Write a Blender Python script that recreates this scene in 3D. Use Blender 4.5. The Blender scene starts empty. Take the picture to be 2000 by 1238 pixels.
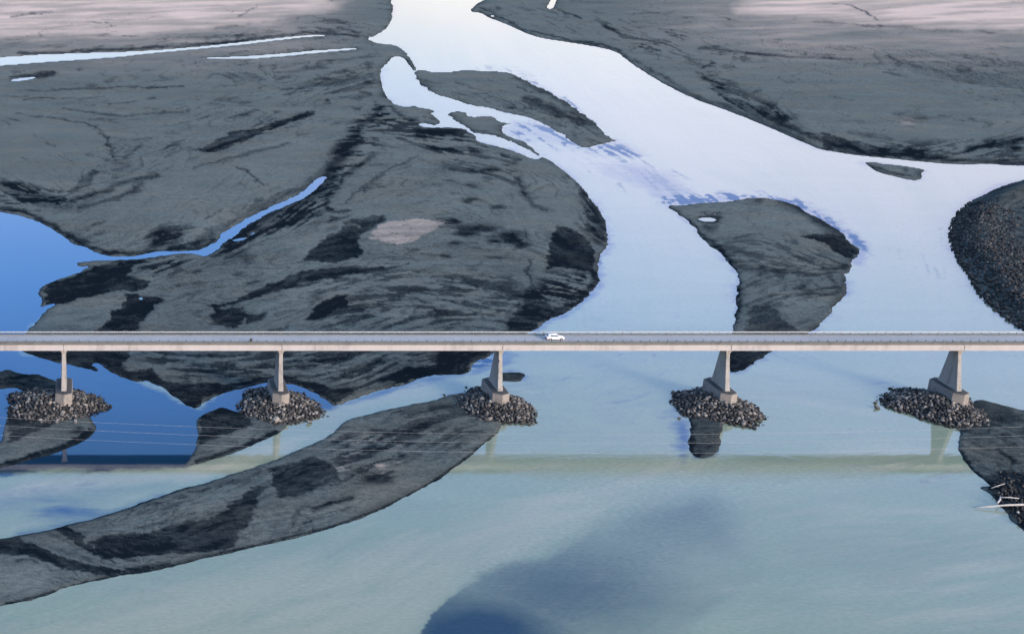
import bpy, bmesh, math, random
import numpy as np
from mathutils import Vector, Matrix

random.seed(7)
rng = np.random.default_rng(11)
S = bpy.context.scene
COL = S.collection

# ------------------------------------------------------------------ camera
F = 2844.0; PX0 = 170.0; PY0 = 619.0; PITCH = math.radians(17.4); H = 122.0
cam = bpy.data.cameras.new('camera'); cam_o = bpy.data.objects.new('camera', cam); COL.objects.link(cam_o)
cam_o.location = (0, 0, H); cam_o.rotation_euler = (math.pi/2 - PITCH, 0, 0)
cam.sensor_width = 36.0; cam.lens = F/2000*36.0; cam.shift_x = (1000-PX0)/2000
cam.clip_start = 1.0; cam.clip_end = 60000
S.camera = cam_o
CP, SP = math.cos(PITCH), math.sin(PITCH)

def unproj(u, v, z=0.0):
    """photo survey coordinates -> map coordinates on the level z"""
    u = np.asarray(u, float); v = np.asarray(v, float)
    a = (u-PX0)/F; b = (v-PY0)/F
    dy = CP - b*SP; dz = -SP - b*CP
    t = (z-H)/dz
    return a*t, dy*t
def at(u, v, z=0.0):
    x, y = unproj(u, v, z); return Vector((float(x), float(y), z))
def at_depth(u, v, Y):
    a = (u-PX0)/F; b = (v-PY0)/F
    t = Y/(CP-b*SP)
    return Vector((a*t, Y, H+t*(-SP-b*CP)))

# ------------------------------------------------------------------ helpers
def tag(o, label=None, cat=None, group=None, kind=None):
    if label: o['label'] = label
    if cat: o['category'] = cat
    if group: o['group'] = group
    if kind: o['kind'] = kind
    return o
def link(name, me, mat=None, parent=None):
    o = bpy.data.objects.new(name, me); COL.objects.link(o)
    if mat: me.materials.append(mat)
    if parent: o.parent = parent
    return o
def empty(name, loc=(0, 0, 0), parent=None):
    o = bpy.data.objects.new(name, None); COL.objects.link(o); o.location = loc
    o.empty_display_size = 0.5
    if parent: o.parent = parent
    return o
class MB:
    def __init__(self): self.bm = bmesh.new()
    def box(self, c, s, bev=0.0):
        r = bmesh.ops.create_cube(self.bm, size=1.0, matrix=Matrix.Translation(c) @ Matrix.Diagonal((*s, 1)))
        if bev:
            ed = {e for v in r['verts'] for e in v.link_edges}
            bmesh.ops.bevel(self.bm, geom=list(ed), offset=bev, segments=2, affect='EDGES', profile=0.6)
        return self
    def loft(self, rings, cap=True, close=True):
        vs = [[self.bm.verts.new(p) for p in r] for r in rings]
        n = len(vs[0])
        for a, b in zip(vs, vs[1:]):
            for i in range(n if close else n-1):
                j = (i+1) % n
                self.bm.faces.new((a[i], a[j], b[j], b[i]))
        if cap:
            self.bm.faces.new(list(reversed(vs[0]))); self.bm.faces.new(vs[-1])
        return self
    def tube(self, pts, radii, n=8):
        rings = []
        pts = [Vector(p) for p in pts]
        for i, p in enumerate(pts):
            d = (pts[min(i+1, len(pts)-1)]-pts[max(i-1, 0)]).normalized()
            up = Vector((0, 0, 1)) if abs(d.z) < .9 else Vector((0, 1, 0))
            s = d.cross(up).normalized(); t = s.cross(d)
            r = radii[i] if hasattr(radii, '__len__') else radii
            rings.append([p+(s*math.cos(k*2*math.pi/n)+t*math.sin(k*2*math.pi/n))*r for k in range(n)])
        return self.loft(rings)
    def build(self, name, mat, parent=None, smooth=False):
        bmesh.ops.recalc_face_normals(self.bm, faces=self.bm.faces)
        me = bpy.data.meshes.new(name); self.bm.to_mesh(me); self.bm.free()
        if smooth:
            me.shade_smooth()
        return link(name, me, mat, parent)

# ---- value noise in numpy
_perm = rng.random((256, 256))
def vnoise(x, y):
    xi = np.floor(x).astype(int); yi = np.floor(y).astype(int)
    fx = x-xi; fy = y-yi
    fx = fx*fx*(3-2*fx); fy = fy*fy*(3-2*fy)
    g = lambda i, j: _perm[i & 255, j & 255]
    return (g(xi, yi)*(1-fx)+g(xi+1, yi)*fx)*(1-fy)+(g(xi, yi+1)*(1-fx)+g(xi+1, yi+1)*fx)*fy
def fbm(x, y, o=4):
    s = 0; a = 1; t = 0
    for k in range(o):
        s = s+a*vnoise(x*2**k+17.3*k, y*2**k+9.1*k); t += a; a *= .5
    return s/t*2-1
def sdist(X, Y, poly):
    """signed distance, positive inside"""
    P = np.asarray(poly, float); n = len(P)
    d2 = np.full(X.shape, 1e18); ins = np.zeros(X.shape, bool)
    for i in range(n):
        ax, ay = P[i]; bx, by = P[(i+1) % n]
        ex, ey = bx-ax, by-ay
        L = ex*ex+ey*ey+1e-12
        t = np.clip(((X-ax)*ex+(Y-ay)*ey)/L, 0, 1)
        dx = X-ax-t*ex; dy = Y-ay-t*ey
        d2 = np.minimum(d2, dx*dx+dy*dy)
        if ay != by:
            c = ((ay > Y) != (by > Y)) & (X < (bx-ax)*(Y-ay)/(by-ay)+ax)
            ins ^= c
    d = np.sqrt(d2)
    return np.where(ins, d, -d)
def sstep(a, b, x):
    t = np.clip((x-a)/(b-a), 0, 1); return t*t*(3-2*t)
def smooth_poly(pts, it=1, closed=True):
    P = [tuple(p) for p in pts]
    for _ in range(it):
        Q = []; n = len(P)
        for i in range(n if closed else n-1):
            a = P[i]; b = P[(i+1) % n]
            Q.append((a[0]*.75+b[0]*.25, a[1]*.75+b[1]*.25)); Q.append((a[0]*.25+b[0]*.75, a[1]*.25+b[1]*.75))
        P = Q
    return P

# ------------------------------------------------------------------ shoreline survey (traced outlines)
PLAIN = [(-900,-245),(790,-245),(775,-60),(762,0),(768,18),(764,45),(748,62),(732,71),(716,76),(732,84),(745,86),(770,88),(790,99),(798,111),
 (807,124),(814,138),(808,139),(800,127),(790,114),(780,111),(768,112),(760,120),(748,132),(743,145),(744,160),(748,175),(754,189),(765,199),(775,206),
 (800,210),(807,206),(818,211),(841,213),(850,219),(838,222),(848,226),(856,233),(859,240),(846,246),(856,250),(877,249),(909,252),(916,259),(929,265),
 (931,275),(947,280),(975,287),(1010,297),(1031,308),(1052,313),(1057,306),(1070,311),(1091,325),(1115,345),(1140,371),(1154,388),(1168,406),(1178,424),
 (1185,446),(1189,471),(1182,488),(1171,499),(1166,513),(1166,534),(1171,548),(1163,562),(1150,576),(1133,593),(1112,607),(1087,618),(1063,628),(1052,639),
 (1035,647),(1000,668),(965,690),(958,697),(937,702),(923,712),(918,721),(911,730),(874,732),(839,733),(818,740),(790,751),(755,758),(720,768),(685,782),(660,791),
 (652,793),(637,782),(616,768),(595,758),(574,751),(540,747),(511,749),(490,755),(455,762),(420,772),(392,790),(385,800),(371,796),(350,782),(332,768),(322,758),
 (304,751),(287,742),(273,746),(252,742),(231,733),(213,723),(199,711),(182,709),(180,716),(192,725),(175,721),(140,714),(105,705),(70,697),(38,686),
 (44,665),(54,646),(70,625),(91,607),(113,592),(101,593),(77,601),(84,590),(79,580),(72,569),(84,558),(105,548),(133,539),(150,534),(186,518),(157,521),
 (147,514),(175,510),(217,509),(259,507),(297,502),(315,499),(350,495),(385,496),(399,503),(423,488),(441,473),(465,455),(490,436),(514,422),(539,410),(567,399),
 (595,387),(612,374),(632,353),(643,347),(626,344),(609,357),(588,378),(560,392),(535,402),(490,422),(469,433),(455,445),(430,457),(423,471),(402,485),(378,490),
 (350,491),(308,490),(280,498),(259,501),(210,500),(190,494),(161,481),(145,477),(133,469),(115,455),(94,443),(70,432),(45,424),(17,417),(0,414),(-120,398),(-900,350)]
PLAIN_HOLES = [
 [(-900,150),(-400,135),(0,113),(100,106),(280,101),(400,91),(500,80),(590,70),(620,69),(642,70),(600,73),(560,77),(480,87),(400,95),(300,104),(220,113),(100,121),(0,129),(-400,152),(-900,170)],
 [(380,113),(437,112),(490,110),(560,104.5),(612,99.5),(696,94),(697,97),(612,104.5),(542,111.5),(490,115.5),(437,116)],
 [(20,157),(35,153),(75,150.5),(60,156),(28,160)],
 [(813,242),(830,240),(850,245),(857,249.5),(840,250.5),(822,247.5)],
 [(270,582),(279,580),(281,585),(273,586)],
 [(452,470),(470,465),(485,463),(482,467),(462,472)], [(484,460),(500,452),(498,456),(489,462)],
 [(738,219),(745,221),(742,225)]]
ISLE_H = [(809,141),(825,135),(839,141),(874,142),(909,136),(930,138),(951,140),(975,140),(993,142),(1010,149),(1028,159),(1045,168),(1070,178),(1091,191),
 (1108,198),(1122,213),(1140,224),(1157,236),(1175,252),(1185,266),(1203,275),(1185,280),(1164,285),(1140,290),(1122,280),(1105,266),(1084,255),(1070,245),(1052,238),
 (1021,227),(986,220),(958,212),(916,206),(891,196),(856,187),(835,175),(821,163),(811,150)]
ISLE_I = [(874,220),(895,217),(912,222),(909,227),(930,229),(940,226),(965,229),(972,238),(1000,242),(979,245),(982,259),(993,268),(1010,273),(1031,280),
 (1056,303),(1050,306),(1021,287),(1000,277),(975,267),(947,262),(923,260),(912,248),(895,240),(881,231)]
ISLE_J = [(1300,402),(1335,401),(1370,397),(1405,396),(1440,392),(1464,387),(1496,387),(1527,392),(1555,401),(1580,417),(1608,432),(1636,448),(1653,460),(1660,473),
 (1674,481),(1680,492),(1674,502),(1660,511),(1663,523),(1653,534),(1646,536),(1653,545),(1655,572),(1639,590),(1625,604),(1615,621),(1597,635),(1585,648),(1550,668),
 (1517,685),(1499,691),(1478,705),(1457,721),(1440,726),(1424,726),(1416,700),(1426,670),(1431,646),(1436,621),(1440,590),(1438,562),(1443,544),(1443,533),(1429,520),
 (1415,502),(1394,485),(1377,471),(1363,459),(1359,446),(1338,429),(1321,415)]
ISLE_J_HOLES = [[(1361,428),(1372,424),(1392,425),(1404,430),(1395,434),(1372,434)], [(1387,418),(1396,416),(1406,416),(1398,420)], [(1367,417),(1378,416),(1376,419)]]
LEVEE = [(2600,260),(2200,310),(2000,351),(1965,361),(1944,369),(1930,377),(1902,388),(1888,402),(1867,420),(1856,446),(1855,467),(1863,488),(1874,513),(1891,537),(1905,565),
 (1926,590),(1947,607),(1972,628),(1993,642),(2040,675),(2110,720),(2300,740),(2600,740)]
FARBANK = [(2600,345),(2000,324),(1965,323),(1930,320),(1895,322),(1842,320),(1790,315),(1720,308),(1667,303),(1632,297),(1601,292),(1573,280),(1545,268),(1510,252),
 (1475,238),(1440,224),(1408,212),(1370,199),(1335,184),(1300,166),(1280,154),(1252,137),(1226,119),(1210,105),(1185,96),(1157,91),(1115,84),(1056,75),(1028,66),(1003,54),
 (979,44),(954,35),(940,26),(918,24),(923,15),(937,5),(955,-5),(965,-60),(985,-245),(2600,-245)]
FARBANK_HOLES = [[(1066,14),(1074,4),(1079,-6),(1091,-12),(1085,8),(1081,17),(1072,19)], [(957,31),(965,30),(966,33),(959,34)]]
ISLE_M = [(1687,318),(1702,317),(1715,318),(1723,321),(1748,322),(1776,326),(1810,332),(1797,338),(1801,345),(1797,351),(1783,353),(1751,346),(1720,338),(1702,329)]
BAR_C = [(-500,740),(-60,728),(0,727),(14,721),(31,727),(52,731),(73,730),(88,737),(108,744),(130,755),(150,775),(100,795),(60,775),(38,758),(21,757),(0,760),(-60,765),(-500,790)]
BAR_D = [(14,812),(30,790),(100,785),(170,800),(180,822),(187,835),(182,846),(168,858),(150,868),(133,876),(105,887),(70,896),(35,905),(0,913),(-60,928),(-70,890),(0,866),(5,857),(10,833)]
BAR_E = [(383,817),(395,810),(420,799),(437,795),(455,802),(475,808),(520,800),(560,815),(562,835),(539,850),(504,864),(469,880),(420,896),(371,909),(359,908),(367,899),(381,878),(387,857),(388,833)]
BAR_F = [(888,768),(870,774),(846,782),(804,790),(772,797),(741,803),(709,812),(681,819),(662,833),(637,854),(616,866),(591,875),(560,889),(525,903),(490,913),(455,926),
 (413,938),(385,948),(350,955),(315,969),(280,980),(245,994),(210,1004),(175,1015),(133,1024),(105,1032),(70,1039),(35,1046),(0,1052),(-300,1082),(-300,1262),(0,1183),(35,1176),
 (70,1169),(105,1157),(129,1146),(157,1141),(196,1132),(238,1123),(301,1115),(350,1104),(402,1090),(455,1078),(525,1062),(595,1045),(650,1030),(695,1015),(755,990),(790,972),(825,955),
 (853,938),(877,920),(902,903),(930,882),(951,863),(970,848),(976,838),(985,815),(970,780),(930,765)]
BAR_G = [(960,727),(988,727),(1014,727),(1028,731),(1022,740),(1012,746),(986,744),(960,742)]
BAR_N = [(1345,815),(1352,840),(1344,861),(1344,875),(1352,891),(1370,896),(1387,892),(1403,880),(1408,864),(1405,850),(1412,836),(1410,805),(1360,800)]
BAR_O = [(1880,800),(1905,782),(1919,781),(1947,788),(1975,796),(2000,802),(2200,815),(2600,840),(2600,1150),(2200,1100),(2030,1050),(1996,1033),(1982,1021),(1972,1012),(1968,1000),(1950,985),
 (1947,979),(1940,972),(1926,961),(1909,950),(1934,949),(1930,945),(1905,927),(1891,910),(1874,882),(1867,868),(1877,854),(1870,830)]

# ------------------------------------------------------------------ survey grid
def axis(a0, a, b, b1, st, grow=1.25, st0=14):
    mid = list(np.arange(a, b+1, st)); lo = []; x = a; s = st0
    while x > a0:
        x -= s; s *= grow; lo.append(max(x, a0))
    hi = []; x = mid[-1]; s = st0
    while x < b1:
        x += s; s *= grow; hi.append(min(x, b1))
    return np.array(lo[::-1]+mid+hi)
U = axis(-900, -20, 2020, 2600, 2.0)
V = axis(-240, -8, 1246, 1420, 2.0, 1.12, 8)
UU, VV = np.meshgrid(U, V)
XX, YY = unproj(UU, VV)
print('grid', UU.shape)

# organic warp for painted moisture
wu = UU + 10*fbm(UU/34, VV/13, 4) + 7*fbm(UU/12+50, VV/4+9, 4)
wv = VV + 4.2*fbm(UU/40+31, VV/14+7, 4) + 2.2*fbm(UU/14+80, VV/4+19, 4)

class Layer:
    def __init__(self, crisp=False): self.a = np.zeros(UU.shape); self.crisp = crisp
    def _win(self, u0, u1, v0, v1):
        i0, i1 = np.searchsorted(U, (u0, u1)); j0, j1 = np.searchsorted(V, (v0, v1))
        return slice(max(j0-1, 0), j1+1), slice(max(i0-1, 0), i1+1)
    def poly(self, pts, val, feather=4, fade=None, warp=True, op='max'):
        P = np.array(pts, float); m = feather*2+14
        w = self._win(P[:,0].min()-m, P[:,0].max()+m, P[:,1].min()-m, P[:,1].max()+m)
        x = (wu if warp else UU)[w]; y = (wv if warp else VV)[w]
        # vertical foreshortening: feather is thinner in v
        k = 1.8
        sd = sdist(x, y*k, P*np.array([1, k]))
        if self.crisp and feather <= 8:
            m_ = sstep(-feather*.55, feather*.75, sd + (6.5*fbm(x/17+3, y/6, 4)+3*fbm(x/5+3, y/2.2, 3))*min(1, feather/5)*(1 if warp else 0))
        else:
            m_ = sstep(-feather*1.5, feather*1.8, sd)
        if fade:
            m_ = m_*np.exp(-(((x-fade[0])/fade[2])**2+((y-fade[1])/fade[3])**2))
        self._put(w, m_*val, op)
    def _put(self, w, m, op):
        if op == 'max': self.a[w] = np.maximum(self.a[w], m)
        elif op == 'add': self.a[w] += m
        elif op == 'sub': self.a[w] -= m
    def line(self, pts, width, val, warp=True, op='max', taper=False):
        P = np.array(smooth_poly(pts, 2, False), float); m = width*2+14
        w = self._win(P[:,0].min()-m, P[:,0].max()+m, P[:,1].min()-m, P[:,1].max()+m)
        x = (wu if warp else UU)[w]; y = (wv if warp else VV)[w]; k = 1.7
        best = np.full(x.shape, 1e9)
        n = len(P)-1
        for i in range(n):
            ax, ay = P[i]; bx, by = P[i+1]; ex, ey = bx-ax, (by-ay)*k
            t = np.clip(((x-ax)*ex+(y-ay)*k*ey)/(ex*ex+ey*ey+1e-9), 0, 1)
            d = np.hypot(x-ax-t*ex, (y-ay)*k-t*ey)
            if taper:
                s = (i+t)/n; d = d/(np.sin(np.pi*np.clip(s, .02, .98))**.6+.05)
            best = np.minimum(best, d)
        self._put(w, np.exp(-(best/(width*.5*k))**2)*val, op)
    def blob(self, u, v, ru, rv, val, op='max', pw=1, warp=True):
        w = self._win(u-ru*2.6, u+ru*2.6, v-rv*2.6, v+rv*2.6)
        x = (wu if warp else UU)[w]; y = (wv if warp else VV)[w]
        d = ((x-u)/ru)**2+((y-v)/rv)**2
        self._put(w, np.exp(-d**pw)*val, op)

wet = Layer(True)
P_ = wet.poly; L_ = wet.line; B_ = wet.blob
# --- left gravel plain: ponds, channels and damp hollows
P_([(80,569),(105,551),(150,537),(196,520),(250,512),(300,512),(255,524),(250,540),(301,552),(266,570),(210,574),(175,583),(133,590),(87,597)], 1, 5)
P_([(245,576),(266,576),(304,583),(325,590),(301,597),(287,618),(270,650),(189,650),(217,618),(241,597)], 1, 4)
P_([(595,513),(609,488),(640,467),(665,450),(671,440),(720,425),(751,425),(755,436),(727,450),(700,463),(699,475),(708,499),(699,509),(650,515)], 1, 4)
P_([(640,452),(660,440),(672,444),(655,462),(630,470)], -.3, 4, op='add')
P_([(395,604),(455,590),(518,565),(577,537),(623,530),(700,523),(748,526),(800,519),(770,530),(685,541),(647,548),(577,565),(490,586),(420,604)], .95, 4)
P_([(420,604),(472,604),(478,622),(462,645),(415,640),(412,620)], .9, 6)
P_([(630,590),(682,579),(675,597),(640,621),(609,635),(595,632),(609,611)], .95, 4)
P_([(480,640),(470,622),(500,618),(530,612),(510,630)], .7, 5)
P_([(1084,443),(1110,448),(1140,462),(1158,490),(1162,530),(1120,530),(1090,525),(1070,527),(1068,515),(1078,470)], 1, 5)
P_([(979,650),(993,625),(1021,597),(1045,560),(1055,590),(1085,600),(1120,590),(1150,560),(1160,520),(1175,548),(1150,580),(1112,610),(1063,630),(1035,650)], .9, 8)
L_([(1035,500),(1033,530),(1040,560),(1020,600)], 5, .6)
L_([(1150,380),(1170,410),(1180,450),(1183,480)], 30, .6); L_([(1120,350),(1150,385),(1165,420)], 10, .6)
for u, v, a, b, s in [(916,394,15,4,.8),(968,408,14,5,.85),(883,436,20,6,1),(930,448,42,9,1),(909,459,26,5,.95),(996,467,32,12,1),(965,475,17,4,.9),(895,476,14,3,.7),
      (1018,481,16,5,.8),(975,508,28,4,.7),(811,490,10,3,.7),(925,478,8,2,.5),(860,505,25,3,.4),(790,510,30,3,.35),(760,505,20,2.5,.3)]:
    B_(u, v, a, b, s, pw=1.6)
L_([(1010,345),(1020,365),(1030,390),(1045,405),(1072,418)], 9, .65); L_([(1010,340),(1015,375)], 14, .4)
P_([(38,686),(258,686),(250,702),(236,716),(252,726),(300,722),(318,745),(350,752),(440,750),(500,742),(540,735),(600,745),(650,760),(700,762),(652,795),(616,768),(595,758),(574,751),
  (511,749),(455,762),(420,772),(392,790),(385,803),(371,798),(332,770),(287,744),(252,744),(213,725),(199,713),(190,727),(140,716),(70,699)], .9, 6)
P_([(850,686),(940,686),(965,690),(923,712),(911,732),(839,735),(790,750),(740,745),(790,725),(840,715),(860,700)], .92, 7)
L_([(330,735),(380,742),(430,738),(470,732)], 8, .1); L_([(480,705),(560,712),(620,708),(700,700)], 6, .45)
L_([(300,700),(400,695),(520,690)], 5, .4); L_([(640,720),(720,715),(800,700)], 6, .4); L_([(700,735),(760,728),(830,705)], 5, .5)
L_([(745,212),(722,238),(702,252),(690,275),(674,300),(656,318),(640,335)], 13, .9)
L_([(690,262),(672,298),(645,330),(628,352),(600,385),(560,402),(515,428),(470,462),(430,492)], 17, .95)
L_([(660,320),(640,360),(600,395),(550,425),(500,450),(450,480)], 16, .7)
L_([(480,458),(530,446),(575,437),(602,428)], 9, .85); L_([(395,505),(440,495),(470,478)], 6, .7)
L_([(735,300),(700,330),(672,352),(650,372),(632,400),(650,418),(690,412)], 7, .7)
L_([(640,425),(660,432),(690,428)], 6, .7); B_(655,433,12,5,.8)
L_([(-80,398),(0,407),(60,421),(110,446),(150,470),(195,492),(255,499),(310,489),(372,489),(404,482),(425,465)], 7, .95)
L_([(0,362),(40,377),(80,391),(118,401)], 16, .7); L_([(-60,350),(20,372),(60,395),(100,405)], 12, .5)
P_([(115,401),(138,378),(158,350),(175,332),(196,337),(185,355),(150,382)], .5, 4)
L_([(118,404),(180,385),(235,365),(282,350),(315,343)], 7, .68); L_([(125,415),(200,402),(250,380),(300,350)], 8, .6)
L_([(0,222),(60,230),(140,238),(180,248),(205,268),(218,295),(226,322),(258,318)], 4, .62, taper=True)
B_(235,320,26,9,.4); L_([(235,318),(260,300),(285,280)], 6, .35)
L_([(455,322),(490,347),(528,372)], 4, .7); P_([(355,486),(402,450),(455,430),(500,395),(590,360),(630,320),(640,330),(600,372),(520,408),(430,455),(395,488)], .42, 5)
P_([(285,470),(310,450),(345,455),(360,480),(310,490)], .55, 9)
P_([(378,300),(410,285),(450,262),(500,253),(560,237),(617,219),(610,227),(560,247),(520,260),(470,282),(415,301)], .75, 3)
L_([(500,235),(508,240),(492,250)], 5, .5); L_([(365,335),(430,320),(490,300),(560,283),(600,276)], 5, .5, taper=True)
L_([(290,303),(340,285),(380,268)], 5, .5, taper=True); L_([(360,340),(400,325),(450,318)], 3, .5)
for pts, w, v in [([(0,180),(150,178),(280,172),(400,172)],4,.7),([(0,198),(120,196),(250,190)],3,.5),([(80,206),(200,228),(300,227),(415,215)],4,.6),([(150,235),(265,237)],3,.5),
     ([(120,300),(200,305)],2,.2),([(0,155),(60,150),(135,143)],6,.95),([(150,140),(162,135)],5,.6),([(520,225),(560,218)],3,.4),([(0,40),(60,30),(112,23)],9,.8),([(180,35),(205,43),(228,36)],4,.6),
     ([(175,52),(205,55),(245,50)],5,.65),([(215,58),(205,38)],4,.5),([(465,42),(485,24),(515,4)],5,.6),([(440,38),(470,15)],3,.4),([(375,65),(480,50),(600,34),(700,22)],3.4,.55),([(50,68),(120,55),(150,45)],3,.5),
     ([(220,60),(300,36),(375,13)],2,.35),([(240,83),(300,78),(390,74)],4,.5),([(440,70),(482,72)],6,.7),([(0,108),(110,104),(260,98),(400,88),(500,77),(590,67),(655,66),(718,74)],6,.95),([(265,97),(330,93),(430,86)],8,.95),
     ([(470,112),(560,102),(640,95)],4,.55),([(560,68),(640,60),(720,62)],5,.6),([(0,92),(60,95)],3,.4),([(590,130),(690,112)],5,.4),([(640,50),(700,40)],4,.4),([(620,5),(700,-3)],10,.5),([(690,178),(735,190)],9,.7),
     ([(672,215),(720,214)],6,.7),([(700,160),(735,165)],8,.45),([(680,195),(750,190)],5,.5),([(790,255),(860,262),(905,258)],8,.6),([(780,228),(830,240)],6,.8),([(800,265),(850,270)],4,.9),([(815,258),(850,265),(875,262)],7,.9),([(730,218),(745,212)],9,.95),
     ([(750,205),(780,222),(815,240)],5,.7),([(970,302),(1000,308),(1018,318)],6,.7),([(850,295),(900,290),(925,293)],6,.45),([(910,330),(940,340),(985,325)],10,.5),([(770,330),(720,365),(700,390)],5,.5),([(715,365),(775,370)],4,.5),
     ([(840,300),(780,322),(735,350),(700,375),(655,410)],4,.5),([(430,520),(470,510),(520,500)],7,.5),([(440,505),(480,500),(485,520)],14,.55),([(520,560),(600,548),(650,560)],5,.45),([(300,560),(400,555),(470,545)],4,.3)]:
    L_(pts, w, v)
# right-hand far bank
L_([(922,20),(950,30),(985,41),(1030,61),(1065,71),(1120,80),(1185,92),(1216,104),(1232,118)], 5, .9)
L_([(930,17),(965,22),(985,10)], 8, .5)
L_([(1224,112),(1262,134),(1310,162),(1360,190),(1408,208),(1470,232),(1530,257),(1590,283)], 9, .8)
L_([(1500,235),(1550,255),(1600,275),(1650,288),(1700,296),(1760,305),(1850,314),(2000,319),(2200,325)], 9, .85)
P_([(1600,262),(1650,272),(1720,290),(1807,297),(1795,312),(1690,306),(1600,290)], .85, 6)
L_([(1878,298),(1920,290),(1960,281),(2020,272)], 10, 1); L_([(1960,300),(2010,290)], 7, .8)
P_([(1358,140),(1375,145),(1400,162),(1432,195),(1470,205),(1520,222),(1548,236),(1530,244),(1480,230),(1440,215),(1400,185),(1380,165)], .6, 6)
L_([(1385,135),(1395,122),(1380,130),(1362,142)], 4, .7); L_([(1460,190),(1500,172)], 4, .5); L_([(1490,215),(1530,202)], 4, .4)
for pts, w, v in [([(1345,95),(1400,98),(1470,107),(1540,112),(1600,114),(1700,122)],7,.75),([(1290,68),(1345,72)],5,.8),([(1405,38),(1435,40)],5,.6),([(1300,42),(1400,52)],5,.4),([(1500,140),(1560,180)],5,.4),
     ([(1560,42),(1650,50),(1750,56),(1850,60),(2000,72)],7,.5),([(1600,5),(1670,15),(1700,30),(1718,47)],3.5,.85),([(1750,50),(1765,35)],3,.4),([(1180,50),(1210,62),(1260,75),(1330,95)],6,.5),([(1078,15),(1110,31),(1145,42)],5,.85),
     ([(1170,52),(1200,60),(1215,72)],7,.6),([(1225,105),(1245,92),(1270,85)],4,.55),([(1540,45),(1560,30)],4,.5),([(1700,122),(1800,135),(1900,152),(2000,185)],4,.35),([(1080,0),(1180,8),(1300,5)],4,.4),([(1100,22),(1250,30),(1350,25)],4,.3),
     ([(1780,212),(1790,240)],28,.4),([(1880,232),(1900,236)],6,.45),([(1920,250),(1935,245)],9,.45),([(1670,162),(1690,160)],4,.4),([(1760,280),(1700,268),(1640,255)],9,.3),([(1880,300),(1960,262),(2010,255)],5,.4),([(1200,100),(1290,110),(1400,130)],4,.3)]:
    L_(pts, w, v)
P_([(1490,84),(1650,90),(1800,100),(2050,130),(2050,188),(1850,160),(1700,127),(1550,108)], .28, 7)
# islands
L_([(1018,190),(1055,203),(1090,222),(1130,238),(1160,243)], 13, .95); L_([(990,142),(1040,165),(1100,196),(1140,226),(1178,258)], 16, .6)
L_([(820,158),(845,165),(875,165)], 5, .5); L_([(900,205),(1000,222),(1060,240)], 5, .3)
for u in (1000, 1027, 1050): B_(u, 212, 8, 2.5, .5)
L_([(880,232),(915,250),(950,262),(990,270)], 6, .5); L_([(1020,278),(1033,280)], 5, .7)
L_([(1520,388),(1570,410),(1620,440),(1655,466),(1676,490)], 20, .8)
P_([(1566,464),(1615,478),(1636,495),(1650,509),(1674,506),(1680,492),(1664,478),(1650,462),(1610,455)], .97, 4)
B_(1649,525,18,8,.95); L_([(1425,515),(1460,525),(1495,530)], 12, .6); L_([(1420,470),(1460,462),(1505,460)], 4, .5)
L_([(1390,480),(1450,470),(1490,478)], 5, .35); B_(1570,572,15,9,.65); L_([(1600,520),(1625,545),(1640,560)], 7, .55); L_([(1520,545),(1545,530)], 9, .5)
P_([(1462,604),(1506,594),(1524,618),(1560,650),(1450,650)], .5, 6); L_([(1365,440),(1385,448),(1400,440)], 9, .7); L_([(1362,425),(1385,421),(1405,425),(1400,434),(1370,436),(1360,430)], 5, .8)
L_([(1322,415),(1362,455),(1418,500),(1442,530),(1442,600),(1434,650)], 7, .8); P_([(1400,686),(1520,686),(1440,730),(1400,730)], .75, 6)
L_([(1470,395),(1495,388)], 10, .5); L_([(1530,445),(1545,437)], 5, .3)
L_([(1690,322),(1740,338),(1795,350)], 4, .8); L_([(1750,330),(1780,336)], 5, .5)
# lower bars
P_([(175,1060),(217,1046),(280,1046),(332,1029),(402,1018),(437,1001),(490,955),(518,952),(504,987),(483,1036),(455,1072),(402,1080),(350,1085),(315,1081),(245,1081),(196,1081)], .75, 6)
P_([(173,1062),(245,1048),(330,1052),(352,1075),(330,1086),(245,1092),(200,1092)], 1, 5)
P_([(528,920),(546,910),(612,896),(647,910),(665,945),(595,973),(546,980),(532,955)], .68, 7)
L_([(600,1005),(655,985),(705,972)], 8, .8); L_([(640,960),(700,930),(760,925)], 6, .4); B_(735,940,30,9,.6); B_(820,835,60,9,.5); L_([(700,842),(780,845),(840,852)], 9, .6)
L_([(560,1030),(640,1010),(700,985)], 4, .4); L_([(420,1060),(440,1035),(470,1010)], 6, .5); L_([(350,970),(450,945),(520,925)], 5, .3)
P_([(-60,1056),(45,1052),(75,1072),(120,1092),(180,1104),(235,1116),(300,1106),(240,1122),(190,1126),(120,1112),(50,1085),(-60,1090)], .85, 4)
P_([(95,1035),(125,1025),(150,1040),(165,1060),(200,1085),(240,1105),(200,1095),(150,1065)], .8, 4)
L_([(38,1052),(100,1064),(165,1088),(232,1113)], 12, -.75, op='add'); L_([(60,1085),(100,1100),(130,1118)], 7, .8); L_([(20,1105),(50,1092),(80,1108)], 6, .7)
L_([(215,1118),(300,1109),(350,1099)], 8, .9)
L_([(0,1181),(35,1175),(70,1167),(105,1156),(157,1140),(238,1122),(301,1113),(350,1102),(402,1088),(455,1076),(525,1060),(595,1043),(650,1029),(695,1013),(755,989),(790,971),(825,954),(853,937),(877,919),(902,902),(930,881),(951,862),(972,846)], 4.5, 1.0, warp=False)
L_([(-60,930),(0,911),(70,894),(133,874),(168,856),(186,835)], 7, 1.0, warp=False); L_([(362,907),(420,894),(504,862),(560,834)], 6, 1.0, warp=False)
L_([(0,1054),(70,1041),(133,1026),(210,1006),(280,982),(350,957),(413,940)], 4.5, 1.0, warp=False)
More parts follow.
